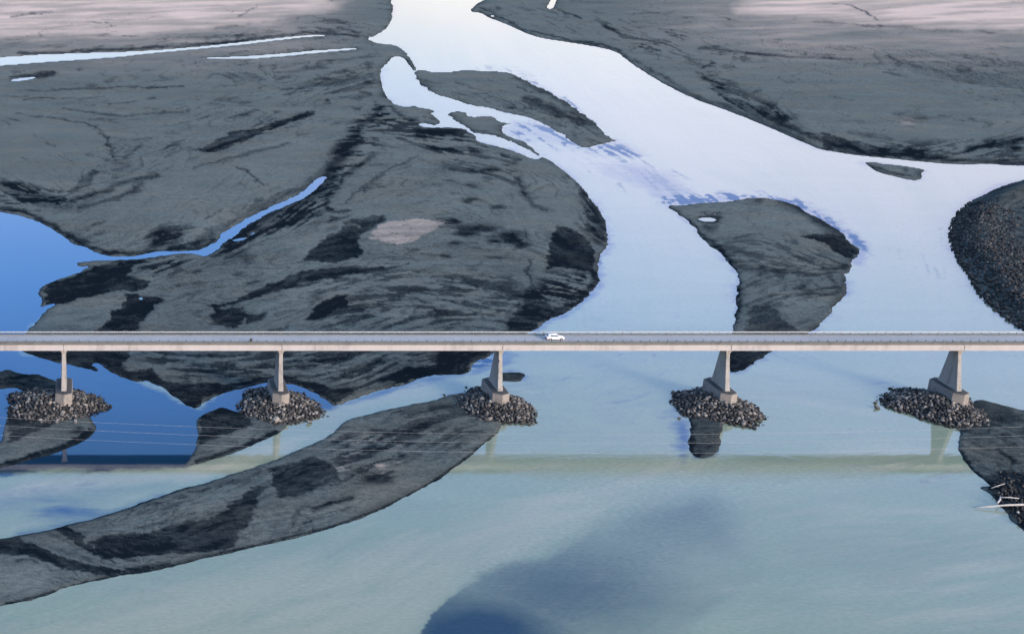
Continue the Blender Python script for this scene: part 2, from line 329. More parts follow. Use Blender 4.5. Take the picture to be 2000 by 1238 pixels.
for a in ([(100,1070),(140,1086),(200,1100)], [(470,1000),(500,960),(540,945)], [(620,905),(600,930),(560,950)], [(240,1040),(300,1030),(380,1005)], [(560,1040),(580,1010),(600,985)], [(690,900),(720,880),(790,880)], [(430,950),(480,940),(520,915)], [(740,905),(780,890),(850,890)]):
    L_(a, random.uniform(5, 14), random.uniform(.3, .55))
L_([(700,862),(790,868),(850,870),(900,850)], 4, .4); L_([(820,800),(880,795),(940,815)], 16, .5); L_([(880,870),(920,860)], 12, .3)
P_([(-60,915),(0,905),(80,885),(130,862),(180,835),(188,838),(170,862),(130,880),(60,902),(-60,932)], .95, 5)
P_([(10,810),(60,790),(120,800),(110,825),(60,850),(15,870)], .75, 8); L_([(130,850),(175,835)], 12, .9)
P_([(383,817),(437,793),(480,805),(495,830),(440,850),(390,870),(388,840)], .92, 7); L_([(372,906),(430,890),(500,862),(560,836)], 8, .85)
P_([(-500,720),(130,720),(150,780),(-500,790)], .6, 6); P_([(950,720),(1035,720),(1035,750),(950,750)], .55, 4)
P_([(1335,800),(1420,800),(1415,898),(1340,898)], .45, 6); L_([(1352,850),(1346,870),(1356,890),(1375,892)], 14, .9)
P_([(1860,780),(2600,800),(2600,1150),(1960,1040)], .22, 6); P_([(1880,775),(1960,790),(2000,810),(2000,830),(1920,835),(1880,850)], .5, 7); L_([(1935,870),(1970,900),(2000,915)], 8, .75)
P_([(1910,935),(1960,920),(2020,930),(2060,1050),(1990,1030),(1950,980)], .85, 6); L_([(1870,868),(1893,910),(1932,945)], 7, .9)
P_([(1850,330),(2600,240),(2600,740),(1990,645),(1850,460)], .45, 6)
# small random streaks following the old flow directions
anch = np.array([(100,170,0),(100,30,-8),(420,60,-10),(400,150,-4),(450,280,-22),(250,390,-24),(600,200,-10),(80,300,30),(500,400,-30),(780,400,-12),(650,560,-14),(900,560,4),(900,300,15),(1060,400,50),(450,620,-15),(500,720,4),(800,700,-18),
   (1100,30,18),(1300,90,12),(1500,110,9),(1800,60,6),(1900,160,12),(1500,210,25),(1750,250,12),(1950,290,-12),(950,180,14),(1120,230,30),(1450,420,-4),(1560,440,25),(1550,600,-20),(300,1000,-20),(600,960,-22),(800,880,-18),(150,1100,20),(1950,900,30)], float)
def ang(u, v):
    d = (anch[:,0]-u)**2+((anch[:,1]-v)*1.8)**2+400
    w = 1/d**1.5
    a = np.radians(anch[:,2]); return math.atan2((w*np.sin(a)).sum(), (w*np.cos(a)).sum())
# line-integral streaks: noise smeared along the old flow directions
AU, AV = np.meshgrid(np.arange(-60, 2100, 30.0), np.arange(-30, 1300, 20.0))
w_ = 1/(((anch[:,0][:,None,None]-AU)**2+((anch[:,1][:,None,None]-AV)*1.8)**2+400)**1.5)
ar_ = np.radians(anch[:,2])[:,None,None]
AN = np.arctan2((w_*np.sin(ar_)).sum(0), (w_*np.cos(ar_)).sum(0))
def ang_grid(u, v):
    fi = np.clip((u+60)/30, 0, AU.shape[1]-1.01); fj = np.clip((v+30)/20, 0, AU.shape[0]-1.01)
    i = fi.astype(int); j = fj.astype(int); fx = fi-i; fy = fj-j
    return (AN[j,i]*(1-fx)+AN[j,i+1]*fx)*(1-fy)+(AN[j+1,i]*(1-fx)+AN[j+1,i+1]*fx)*fy
ANG = ang_grid(UU, VV)+.35*fbm(UU/120+3, VV/50+8, 3)
CA, SA = np.cos(ANG), np.sin(ANG)
def lic(su, sv, seed, n=22, st=2.2):
    acc = np.zeros(UU.shape); tw = 0
    for sg in (1, -1):
        u = UU.copy(); v = VV.copy()
        for k in range(n):
            a = ang_grid(u, v) if k % 4 == 0 else a
            if k % 4 == 0: ca, sa = np.cos(a+.35*fbm(u/120+3, v/50+8, 2)), np.sin(a+.35*fbm(u/120+3, v/50+8, 2))
            wt = math.exp(-(k/(n*.6))**2); acc += wt*vnoise(u/su+seed, v/sv+seed*1.7); tw += wt
            u = u+sg*st*ca; v = v+sg*st*sa
    acc = acc/tw; acc = (acc-acc.mean())/acc.std()
    return acc
LF = lic(5, 2.4, 11.3, 12, 2.5); LM = lic(14, 6.5, 71.9, 12, 6.0)
band = sstep(-.25, .45, fbm(UU/110+60, VV/45+20, 3))
wet.a += .036*LF*(.15+.85*band) + .085*np.maximum(LM-.35, 0)*(.3+.9*band) - .05*np.maximum(-LM-.6, 0) + .10*fbm(UU/60+9, VV/24+4, 4)
wet.a += .15*sstep(330, 640, VV) + .04*sstep(640, 900, VV)
wet.a = np.where(wet.a > .3, wet.a*(.84+.10*np.clip(fbm(UU/28+3, VV/9+1, 4)*2.2, -1, 1)+.045*np.clip(LM, -2, 2)), wet.a)
wet.a += .050*rng.normal(size=UU.shape)
# overlapping sediment lobes: a slow ramp that ends in a sharp darker lip
LL = lic(46, 17, 501.0, 8, 14.0) + .8*fbm(UU/90+14, VV/34+3, 4) + .12*LM
lob = np.mod(LL*1.15, 1.0); LL2 = lic(22, 8, 633.0, 8, 9.0) + .9*fbm(UU/40+24, VV/15+3, 4) + .15*LF; lob2 = np.mod(LL2*.9, 1.0)
lm = sstep(-.35, .3, fbm(UU/130+90, VV/60+9, 3))
wet.a += lm*(.34*lob**4 - .22*lob*(1-lob)) + (.4+.6*band)*(.13*lob2**5 - .06*lob2*(1-lob2))
wet.a -= .16*sstep(330, 40, VV)  # distance haze painted in by paling the far sand
wanch = np.array([(860,60,80),(1000,60,32),(1150,180,38),(1400,330,30),(1250,430,62),(1100,280,35),(1750,450,75),(1600,280,25),(1300,600,95),(1750,620,95),(1200,740,160),(1000,850,-8),(1300,900,-22),(700,1050,-22),(300,1150,-20),(1300,1050,-38),(1000,1150,-42),
   (1700,930,-4),(1700,1100,-10),(100,960,-10),(400,900,-22),(700,790,-14),(1600,780,4),(800,100,70),(780,160,75),(900,200,20)], float)
for pts, v in [([(-60,232),(130,240),(180,250),(208,285),(218,310),(170,325),(140,360),(110,385),(-60,345)],.10),([(455,325),(520,300),(582,288),(604,303),(607,322),(560,352),(530,368)],.10),([(290,365),(330,345),(450,330),(490,350),(525,375),(470,410),(400,450),(362,478),(350,440),(310,420)],.10),
      ([(240,175),(440,176),(430,205),(250,212)],.09),([(1360,150),(1400,190),(1412,204),(1330,178),(1240,125)],.12),([(1560,225),(1700,180),(1900,190),(2000,230),(2000,262),(1850,275),(1700,262)],.08),([(1440,130),(1600,135),(1720,165),(1640,215),(1540,200)],.07),
      ([(560,560),(640,545),(690,555),(620,590),(540,600)],.08),([(110,600),(180,585),(235,590),(200,640),(80,640)],.08),([(600,505),(560,480),(640,440),(700,400),(840,370),(900,400),(800,440),(700,470)],.07),([(830,540),(980,550),(1010,600),(960,640),(850,620)],.07),
      ([(1500,560),(1600,580),(1640,570),(1620,600),(1560,630),(1530,610)],.10),([(1420,410),(1540,415),(1600,450),(1480,465),(1400,450)],.07),([(180,1045),(420,960),(560,900),(600,900),(480,980),(300,1030)],.08),([(620,1015),(700,960),(850,920),(900,890),(820,950),(700,1005)],.07),([(-60,1110),(60,1110),(120,1130),(60,1160),(-60,1180)],.08)]:
    m = Layer(True); m.poly(pts, v*1.5, 3.5); wet.a -= m.a
def mottle(pts, val, thr=.1, feather=10):
    m = Layer(); m.poly(pts, 1, feather)
    t = .7*LF+.7*LM+1.6*fbm(UU/16+33, VV/6+12, 4)
    wet.a += m.a*val*sstep(thr-.35, thr+.55, t)
for pts, val, thr in [([(430,490),(560,400),(640,400),(620,440),(500,480),(440,510)],.7,0),([(640,340),(660,260),(735,205),(770,225),(740,290),(690,345),(640,400),(560,430)],.65,.1),([(735,205),(830,225),(920,255),(930,300),(850,300),(760,270)],.7,.1),
      ([(600,540),(760,530),(1000,545),(1060,600),(1000,648),(620,648)],.45,.0),([(250,686),(960,686),(850,730),(700,765),(600,740),(350,745)],.5,.0),([(640,855),(760,845),(800,900),(760,940),(660,930)],.55,.0),
      ([(1380,470),(1560,470),(1660,520),(1640,600),(1450,600)],.35,.2),([(1360,140),(1430,165),(1560,235),(1520,245),(1400,200)],.55,0),([(280,440),(390,440),(380,492),(290,492)],.5,0),([(0,350),(125,375),(130,410),(40,412),(0,405)],.7,-.2),
      ([(160,30),(250,30),(250,62),(170,62)],.5,.3),([(1150,30),(1350,60),(1330,110),(1200,95)],.5,.2),([(1230,90),(1400,95),(1500,140),(1350,140)],.3,.2),([(840,290),(1020,300),(1010,360),(880,350)],.35,.1),([(1060,530),(1160,530),(1150,590),(1040,600)],.5,0),
      ([(380,295),(610,215),(615,235),(420,305)],.4,0),([(200,515),(330,500),(380,510),(330,540),(240,530)],.7,-.1),([(1600,285),(2000,270),(2000,322),(1650,300)],.5,.1),([(1130,60),(1000,30),(950,15),(1100,15)],.3,.2),([(220,1000),(500,930),(640,900),(400,1060)],.25,.3),([(750,800),(960,800),(930,880),(760,880)],.3,.2),
      ([(0,60),(400,70),(700,30),(750,70),(300,100),(0,105)],.35,.2),([(400,120),(740,100),(740,190),(600,200),(450,160)],.3,.3),([(820,150),(1000,190),(1170,270),(1100,260),(900,200)],.25,.3),([(1150,350),(1190,450),(1180,490),(1130,440),(1130,380)],.5,-.1),([(1050,555),(1170,530),(1100,620),(1020,645)],.4,0)]:
    mottle(pts, val, thr)
# thin pale ridges
for pts, w, v in [([(580,288),(600,300),(606,318)],4,.25),([(444,322),(452,336),(475,352)],4,.2),([(185,232),(210,255),(222,285)],5,.18),([(0,232),(100,240),(150,250)],4,.12),([(355,484),(360,470),(366,455)],5,.25),([(650,530),(740,523),(800,522)],3,.35),([(660,448),(690,440),(700,452)],4,.6),
      ([(560,560),(610,552),(640,545)],5,.4),([(500,618),(520,600),(600,580)],8,.15),([(480,280),(440,292)],3,.3),([(1408,190),(1412,196),(1405,200)],5,.3),([(1500,272),(1560,258),(1640,258)],6,.12),([(1395,500),(1500,470)],6,.12),([(640,1020),(760,975),(850,925)],6,.15)]:
    wet.line(pts, w, -v, op='add')
for k in range(900):
    u = random.uniform(-40, 2040); v = random.uniform(-5, 1200)
    if random.random() < .35: v = random.uniform(-5, 330)
    ln = random.uniform(12, 90)*(1.2 if v < 300 else .8); w = random.uniform(1.6, 3.6)*(.75 if v < 150 else 1)
    pts = []
    x, y = u, v; bend = random.uniform(-.3, .3)
    for j in range(4):
        pts.append((x, y)); a = ang(x, y)+bend*(j-1.5)*.3; x += ln/3*math.cos(a); y += ln/3*math.sin(a)
    s = random.uniform(.1, .42) if random.random() < .72 else -random.uniform(.08, .25)
    wet.line(pts, w, s, op='add', taper=True)
for k in range(160):   # isolated damp patches
    u = random.uniform(0, 2000); v = random.uniform(100, 760); a = ang(u, v)
    wet.line([(u, v), (u+18*math.cos(a), v+18*math.sin(a)), (u+34*math.cos(a), v+30*math.sin(a))], random.uniform(5, 12), random.uniform(.12, .4), op='add', taper=True)

warm = Layer(True)
warm.poly([(-900,-245),(1100,-245),(700,-20),(640,20),(560,38),(400,60),(230,74),(120,76),(-900,110)], 1.0, 26)
warm.poly([(60,45),(250,40),(560,20),(560,42),(400,62),(200,78),(90,70)], .8, 12)
warm.poly([(1350,-245),(2600,-245),(2600,100),(2000,66),(1850,58),(1750,54),(1560,44),(1440,30)], 1.0, 22)
warm.poly([(1250,-60),(1600,-60),(1600,10),(1420,10)], .5, 25)
warm.poly([(1640,75),(1900,90),(2020,110),(1960,115),(1750,98)], .25, 12)
warm.poly([(716,471),(751,440),(818,432),(867,436),(860,446),(818,467),(783,481)], .42, 5)
warm.line([(740,470),(790,462),(840,445)], 4, .6); warm.line([(760,455),(800,445),(850,436)], 4, .6); warm.line([(750,478),(785,474),(812,466)], 3, .6)
warm.blob(680,903,14,4,.7); warm.blob(742,915,12,4,.5); warm.blob(35,850,50,20,.12); warm.line([(1765,235),(1790,250)], 14, .3)
for k in range(45):
    warm.blob(random.uniform(620,780), random.uniform(850,930), random.uniform(3,9), random.uniform(1,2.5), random.uniform(.1,.4))
warm.a = np.maximum(warm.a, .38*sstep(175, 15, VV)*(.6+.8*np.clip(.5+1.2*fbm(UU/120+3, VV/9+8, 4), 0, 1))*np.maximum(sstep(760, 500, UU), sstep(1150, 1550, UU)))  # far sand paled further, distance haze painted into the colour
warm.a *= .55+.45*sstep(-.4, .4, fbm(UU/90+VV/9, VV/7, 5))
soft = Layer()     # smooth bluish fine sand (1) against coarser gravel (0)
soft.poly([(-60,245),(140,245),(200,300),(140,360),(-60,350)], .8, 40); soft.poly([(250,170),(450,175),(430,210),(240,215)], .8, 20)
soft.poly([(330,235),(500,240),(400,290),(300,275)], .5, 20); soft.poly([(130,110),(420,105),(380,150),(160,160)], .5, 20)
soft.poly([(1500,90),(2000,130),(2000,180),(1600,110)], .6, 20)

# ------------------------------------------------------------------ terrain heights
REL = fbm(XX/26, YY/30, 5)
REL2 = fbm(XX/5+40, YY/6, 4)
SHORE = np.full(UU.shape, -50.0)
def bank(name, outline, label, holes=(), hmax=.55, slope=3.0, cut=.22, margin=2.6, relief=.25, mat=None, world_extra=None, sm=1, rag=1.0):
    outline = smooth_poly(outline, sm)
    u0 = min(p[0] for p in outline)-40; u1 = max(p[0] for p in outline)+40
    v0 = min(p[1] for p in outline)-14; v1 = max(p[1] for p in outline)+14
    i0, i1 = np.searchsorted(U, (u0, u1)); j0, j1 = np.searchsorted(V, (v0, v1))
    sl = (slice(max(j0-1, 0), min(j1+1, len(V))), slice(max(i0-1, 0), min(i1+1, len(U))))
    X, Y, uu, vv = XX[sl], YY[sl], UU[sl], VV[sl]
    conv = lambda pl: np.stack(unproj(*np.array(pl, float).T), 1)
    cl = [(min(max(a, -900), 2600), max(b, -245)) for a, b in outline]
    sd = sdist(X, Y, conv(cl))
    for h in holes: sd = np.minimum(sd, -sdist(X, Y, conv(smooth_poly(h, 1)))+.25)
    scale = np.clip(np.sqrt(Y/320), .7, 3)
    sd = sd + rag*scale*(.42*fbm(X/5, Y/9, 4) + .34*fbm(X/1.2+9, Y/2.5, 3))
    SHORE[sl] = np.maximum(SHORE[sl], sd/scale)
    z = np.where(sd < 0, sd*.4, cut*(1-np.exp(-sd/.35)) + (hmax-cut)*(1-np.exp(-np.maximum(sd, 0)/(slope*4))) )
    ins = sstep(0, 8, sd)
    z = z + ins*(relief*REL[sl] + .07*REL2[sl]) - ins*.12*np.clip(wet.a[sl], 0, 1)
    z = np.where((sd > 0), np.maximum(z, .03), z)
    if world_extra is not None: z = z + world_extra(X, Y, sd)
    keep = sd > -margin*scale
    nr, nc = X.shape
    idx = np.arange(nr*nc).reshape(nr, nc)
    q = np.stack([idx[:-1,:-1], idx[1:,:-1], idx[1:,1:], idx[:-1,1:]], -1).reshape(-1, 4)
    kq = keep.ravel()[q].any(1); q = q[kq]
    used = np.unique(q); remap = -np.ones(nr*nc, int); remap[used] = np.arange(len(used)); q = remap[q]
    co = np.stack([X.ravel()[used], Y.ravel()[used], z.ravel()[used]], 1)
    me = mesh_np(name, co, q)
    edge = np.exp(-np.maximum(sd, 0)/((.5+1.5*np.clip(.5+1.1*REL[sl], 0, 1.2))*scale))*(.2+.55*np.clip(.5+1.3*fbm(X/18+7, Y/24, 3), 0, 1))
    w_ = np.maximum(wet.a[sl], edge*(1-.3*REL2[sl]))
    w_ = np.where(sd < 0, 1.0, w_)
    col = np.stack([np.clip(w_, -.5, 1.1).ravel()[used], np.clip(warm.a[sl], 0, 1).ravel()[used], np.clip(soft.a[sl], 0, 1).ravel()[used], np.ones(len(used))], 1)
    at_ = me.color_attributes.new('paint', 'FLOAT_COLOR', 'POINT'); at_.data.foreach_set('color', col.astype(np.float32).ravel())
    me.shade_smooth()
    o = link(name, me, mat)
    tag(o, label, kind='structure')
    return o, (X, Y, sd, z)
def mesh_np(name, co, q):
    me = bpy.data.meshes.new(name); n = q.shape[1]
    me.vertices.add(len(co)); me.vertices.foreach_set('co', co.astype(np.float32).ravel())
    me.loops.add(q.size); me.loops.foreach_set('vertex_index', q.astype(np.int32).ravel())
    me.polygons.add(len(q)); me.polygons.foreach_set('loop_start', (np.arange(len(q))*n).astype(np.int32))
    me.polygons.foreach_set('loop_total', np.full(len(q), n, np.int32)); me.update(calc_edges=True)
    return me

# ------------------------------------------------------------------ materials
def newmat(name):
    m = bpy.data.materials.new(name); m.use_nodes = True
    nt = m.node_tree; return m, nt, nt.nodes['Principled BSDF']
def N(nt, t, **kw):
    n = nt.nodes.new(t)
    for k, v in kw.items():
        if k in n.inputs: n.inputs[k].default_value = v
        else: setattr(n, k, v)
    return n
def pos(nt, scale=(1, 1, 1), rot=(0, 0, 0)):
    g = nt.nodes.new('ShaderNodeNewGeometry'); mp = nt.nodes.new('ShaderNodeMapping')
    mp.inputs['Scale'].default_value = scale; mp.inputs['Rotation'].default_value = rot
    nt.links.new(g.outputs['Position'], mp.inputs['Vector']); return mp.outputs[0]
def math_(nt, op, a, b=None, clamp=False):
    m = nt.nodes.new('ShaderNodeMath'); m.operation = op; m.use_clamp = clamp
    for i, x in enumerate((a, b)):
        if x is None: continue
        if isinstance(x, (int, float)): m.inputs[i].default_value = x
        else: nt.links.new(x, m.inputs[i])
    return m.outputs[0]
def noise(nt, vec, scale, detail=6, rough=.6, dist=0):
    n = N(nt, 'ShaderNodeTexNoise', Scale=scale, Detail=detail, Roughness=rough, Distortion=dist)
    nt.links.new(vec, n.inputs['Vector']); return n.outputs['Fac']
def ramp(nt, fac, stops):
    r = nt.nodes.new('ShaderNodeValToRGB'); e = r.color_ramp.elements
    while len(e) < len(stops): e.new(.5)
    for s, (p, c) in zip(e, stops): s.position = p; s.color = (*c, 1)
    nt.links.new(fac, r.inputs[0]); return r.outputs[0]
def mixc(nt, fac, a, b, mode='MIX'):
    m = nt.nodes.new('ShaderNodeMix'); m.data_type = 'RGBA'; m.blend_type = mode
    for s, x in ((m.inputs[0], fac), (m.inputs[6], a), (m.inputs[7], b)):
        if isinstance(x, (int, float)): s.default_value = x
        elif isinstance(x, tuple): s.default_value = (*x, 1)
        else: nt.links.new(x, s)
    return m.outputs[2]
def bump(nt, bsdf, h, strength, dist):
    b = N(nt, 'ShaderNodeBump', Strength=strength, Distance=dist); nt.links.new(h, b.inputs['Height']); nt.links.new(b.outputs[0], bsdf.inputs['Normal'])
    return b

def sand_material():
    m, nt, bs = newmat('river_sand')
    a = N(nt, 'ShaderNodeAttribute', attribute_name='paint'); sep = nt.nodes.new('ShaderNodeSeparateColor'); nt.links.new(a.outputs['Color'], sep.inputs[0])
    wet_, warm_, soft_ = sep.outputs
    big = noise(nt, pos(nt, (.02, .035, .02)), 1.0, 6, .6, .6)
    st = noise(nt, pos(nt, (.10, .42, .1), (0, 0, math.radians(8))), 1.0, 7, .62, .8)
    mid = noise(nt, pos(nt, (.55, .9, .5)), 1.0, 6, .65)
    fine = noise(nt, pos(nt, (2.6, 2.6, 2.6)), 1.0, 4, .7)
    gr = math_(nt, 'SUBTRACT', 1.0, math_(nt, 'MULTIPLY', soft_, .75))
    t = math_(nt, 'ADD', wet_, math_(nt, 'MULTIPLY', math_(nt, 'SUBTRACT', big, .5), .42))
    t = math_(nt, 'ADD', t, math_(nt, 'MULTIPLY', math_(nt, 'MULTIPLY', math_(nt, 'SUBTRACT', st, .5), .28), gr))
    t = math_(nt, 'ADD', t, math_(nt, 'MULTIPLY', math_(nt, 'MULTIPLY', math_(nt, 'SUBTRACT', mid, .5), .75), gr))
    t = math_(nt, 'ADD', t, math_(nt, 'MULTIPLY', math_(nt, 'MULTIPLY', math_(nt, 'SUBTRACT', fine, .5), .62), gr), clamp=False)
    t2 = math_(nt, 'ADD', math_(nt, 'MULTIPLY', t, .78), .2, clamp=True)
    c = ramp(nt, t2, SAND_RAMP)
    tintn = noise(nt, pos(nt, (.03, .05, .03), (0, 0, .4)), 1.0, 4, .6)
    c = mixc(nt, math_(nt, 'MULTIPLY', math_(nt, 'SUBTRACT', tintn, .45, True), 2.2, True), c, mixc(nt, 1.0, c, (1.22, 1.0, .86), 'MULTIPLY'))
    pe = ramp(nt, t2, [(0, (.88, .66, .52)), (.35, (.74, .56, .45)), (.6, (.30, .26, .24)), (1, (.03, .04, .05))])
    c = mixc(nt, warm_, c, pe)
    nt.links.new(c, bs.inputs['Base Color'])
    r = nt.nodes.new('ShaderNodeMapRange'); nt.links.new(t2, r.inputs[0]); r.inputs[1].default_value = .5; r.inputs[2].default_value = 1.1; r.inputs[3].default_value = .95; r.inputs[4].default_value = .6
    nt.links.new(r.outputs[0], bs.inputs['Roughness']); bs.inputs['Specular IOR Level'].default_value = 0.0
    hh = math_(nt, 'ADD', math_(nt, 'MULTIPLY', fine, .35), math_(nt, 'ADD', mid, math_(nt, 'MULTIPLY', st, .8)))
    bump(nt, bs, hh, .55, .35)
    return m
SAND_RAMP = [(0, (.215, .238, .215)), (.2, (.148, .169, .156)), (.42, (.090, .106, .102)), (.70, (.038, .048, .051)), (1, (.0085, .014, .0195))]

def water_material():
    m, nt, bs = newmat('river_water')
    a = N(nt, 'ShaderNodeAttribute', attribute_name='paint'); sep = nt.nodes.new('ShaderNodeSeparateColor'); nt.links.new(a.outputs['Color'], sep.inputs[0])
    clear, rip, beige = sep.outputs
    n1 = noise(nt, pos(nt, (.018, .05, .02), (0, 0, math.radians(-18))), 1.0, 6, .6, .5)
    n2 = noise(nt, pos(nt, (.11, .30, .1), (0, 0, math.radians(-12))), 1.0, 6, .65, .4)
    n3 = noise(nt, pos(nt, (.8, 1.6, .1)), 1.0, 4, .65)
    silt = ramp(nt, n1, [(.3, WATER['silt_a']), (.7, WATER['silt_b'])])
    silt = mixc(nt, beige, silt, WATER['beige'])
    brk = math_(nt, 'MULTIPLY', math_(nt, 'MULTIPLY', math_(nt, 'SUBTRACT', n2, .5), 1.2), math_(nt, 'MULTIPLY', clear, math_(nt, 'SUBTRACT', 1.0, clear)))
    brk = math_(nt, 'MULTIPLY', brk, math_(nt, 'SUBTRACT', 4.0, math_(nt, 'MULTIPLY', a.outputs['Alpha'], 3.3)))
    cl = math_(nt, 'ADD', clear, brk, True)
    c = mixc(nt, cl, silt, mixc(nt, a.outputs['Alpha'], WATER['clear'], WATER['deep']))
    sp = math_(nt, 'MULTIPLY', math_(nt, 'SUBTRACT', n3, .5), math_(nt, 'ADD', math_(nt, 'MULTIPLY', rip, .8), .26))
    c = mixc(nt, 1.0, c, ramp(nt, math_(nt, 'ADD', sp, .5), [(.25, (.6, .6, .62)), (.75, (1.4, 1.4, 1.38))]), 'MULTIPLY')  # light and dark of ripples painted into the base colour
    nt.links.new(c, bs.inputs['Base Color'])
    bs.inputs['IOR'].default_value = 1.42; bs.inputs['Roughness'].default_value = .03
    w1 = noise(nt, pos(nt, (.9, 2.4, 1), (0, 0, math.radians(-24))), 1.0, 5, .6, .3)
    w2 = noise(nt, pos(nt, (.16, .5, 1), (0, 0, math.radians(-20))), 1.0, 4, .6, .3)
    h = math_(nt, 'ADD', math_(nt, 'MULTIPLY', w1, math_(nt, 'ADD', math_(nt, 'MULTIPLY', rip, .030), .0006)), math_(nt, 'MULTIPLY', w2, math_(nt, 'ADD', math_(nt, 'MULTIPLY', rip, .05), .001)))
    bump(nt, bs, h, 1.0, 1.0)
    mr = nt.nodes.new('ShaderNodeMapRange'); mr.interpolation_type = 'SMOOTHSTEP'; nt.links.new(rip, mr.inputs[0])
    for i, x in ((1, .42), (2, .95), (3, .5), (4, .10)): mr.inputs[i].default_value = x
    nt.links.new(mr.outputs[0], bs.inputs['Specular IOR Level'])
    # broken riffles: the high sky's blue reflection is painted in as a diffuse colour
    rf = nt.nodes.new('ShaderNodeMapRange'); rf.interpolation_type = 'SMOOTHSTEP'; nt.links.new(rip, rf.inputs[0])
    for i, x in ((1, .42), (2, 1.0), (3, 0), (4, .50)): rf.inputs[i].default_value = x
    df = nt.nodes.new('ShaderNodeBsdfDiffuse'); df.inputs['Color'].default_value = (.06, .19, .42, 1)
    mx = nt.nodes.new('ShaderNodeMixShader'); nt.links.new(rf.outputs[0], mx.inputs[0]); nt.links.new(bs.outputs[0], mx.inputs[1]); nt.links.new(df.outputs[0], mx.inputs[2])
    nt.links.new(mx.outputs[0], nt.nodes['Material Output'].inputs['Surface'])
    return m
WATER = dict(silt_a=(.235, .290, .200), silt_b=(.278, .328, .228), beige=(.375, .375, .265), clear=(.003, .050, .155), deep=(.008, .032, .055))

def concrete(name, base, stain=.5, scale=1.0, topdark=0):
    m, nt, bs = newmat(name)
    n = noise(nt, pos(nt, (.35*scale, .35*scale, .35*scale)), 1.0, 8, .65)
    v = noise(nt, pos(nt, (1.1, 1.1, .10)), 1.0, 6, .7)
    f = noise(nt, pos(nt, (6, 6, 6)), 1.0, 3, .6)
    t = math_(nt, 'ADD', math_(nt, 'MULTIPLY', n, .5), math_(nt, 'ADD', math_(nt, 'MULTIPLY', v, .35), math_(nt, 'MULTIPLY', f, .15)))
    d = tuple(x*(1-stain) for x in base); l = tuple(min(1, x*1.12) for x in base)
    c = ramp(nt, t, [(.32, d), (.5, base), (.66, l)])
    nt.links.new(c, bs.inputs['Base Color']); bs.inputs['Roughness'].default_value = .85
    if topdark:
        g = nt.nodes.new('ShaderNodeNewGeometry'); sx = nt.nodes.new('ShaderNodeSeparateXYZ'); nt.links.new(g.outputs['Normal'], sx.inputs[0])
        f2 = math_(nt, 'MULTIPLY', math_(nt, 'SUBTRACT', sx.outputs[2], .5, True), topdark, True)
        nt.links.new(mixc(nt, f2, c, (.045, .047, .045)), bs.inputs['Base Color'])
    bump(nt, bs, t, .4, .05); return m
def flat(name, c, rough=.5, metal=0, var=.15):
    m, nt, bs = newmat(name)
    n = noise(nt, pos(nt, (3, 3, 3)), 1.0, 4, .6)
    nt.links.new(ramp(nt, n, [(.3, tuple(x*(1-var) for x in c)), (.7, tuple(min(1, x*(1+var)) for x in c))]), bs.inputs['Base Color'])
    bs.inputs['Roughness'].default_value = rough; bs.inputs['Metallic'].default_value = metal
    return m
def rock_material(name, lo, hi):
    m, nt, bs = newmat(name)
    oi = nt.nodes.new('ShaderNodeObjectInfo'); at_ = N(nt, 'ShaderNodeAttribute', attribute_name='tone')
    r = math_(nt, 'ADD', math_(nt, 'MULTIPLY', oi.outputs['Random'], 1.0), at_.outputs['Fac'])
    r = math_(nt, 'FRACT', r)
    n = noise(nt, pos(nt, (2.2, 2.2, 2.2)), 1.0, 5, .65)
    t = math_(nt, 'ADD', math_(nt, 'MULTIPLY', r, .7), math_(nt, 'MULTIPLY', n, .3))
    mid = tuple((a*.72+b*.28) for a, b in zip(lo, hi))
    c = ramp(nt, t, [(.12, lo), (.58, mid), (.88, hi)])
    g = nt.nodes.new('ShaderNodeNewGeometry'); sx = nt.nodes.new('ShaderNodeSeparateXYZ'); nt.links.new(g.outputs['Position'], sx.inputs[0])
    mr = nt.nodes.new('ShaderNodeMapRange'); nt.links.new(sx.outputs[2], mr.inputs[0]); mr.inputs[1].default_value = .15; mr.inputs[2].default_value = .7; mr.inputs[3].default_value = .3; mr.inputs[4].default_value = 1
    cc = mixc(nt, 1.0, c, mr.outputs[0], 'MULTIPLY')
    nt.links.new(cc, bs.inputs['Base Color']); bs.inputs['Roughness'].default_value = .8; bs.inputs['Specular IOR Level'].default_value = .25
    bump(nt, bs, n, .5, .12); return m

M_SAND = sand_material(); M_WATER = water_material()
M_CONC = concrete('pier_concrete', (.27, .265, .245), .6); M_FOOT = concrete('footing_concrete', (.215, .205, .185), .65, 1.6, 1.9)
M_GIRD = concrete('girder_concrete', (.345, .335, .325), .45, .5); M_KERB = concrete('kerb_concrete', (.115, .125, .115), .5)
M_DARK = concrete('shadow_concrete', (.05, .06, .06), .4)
M_ROAD = concrete('worn_asphalt', (.42, .405, .395), .25, .3)
M_STEEL = flat('galvanised_steel', (.37, .39, .39), .6, .1); M_RAIL = flat('dull_steel', (.22, .23, .24), .6, .2); M_POST = flat('weathered_steel', (.09, .12, .12), .6, .3)
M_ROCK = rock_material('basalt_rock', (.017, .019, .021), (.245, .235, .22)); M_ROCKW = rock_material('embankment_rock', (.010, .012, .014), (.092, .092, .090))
M_MOUND = concrete('mound_gravel', (.035, .038, .04), .5)

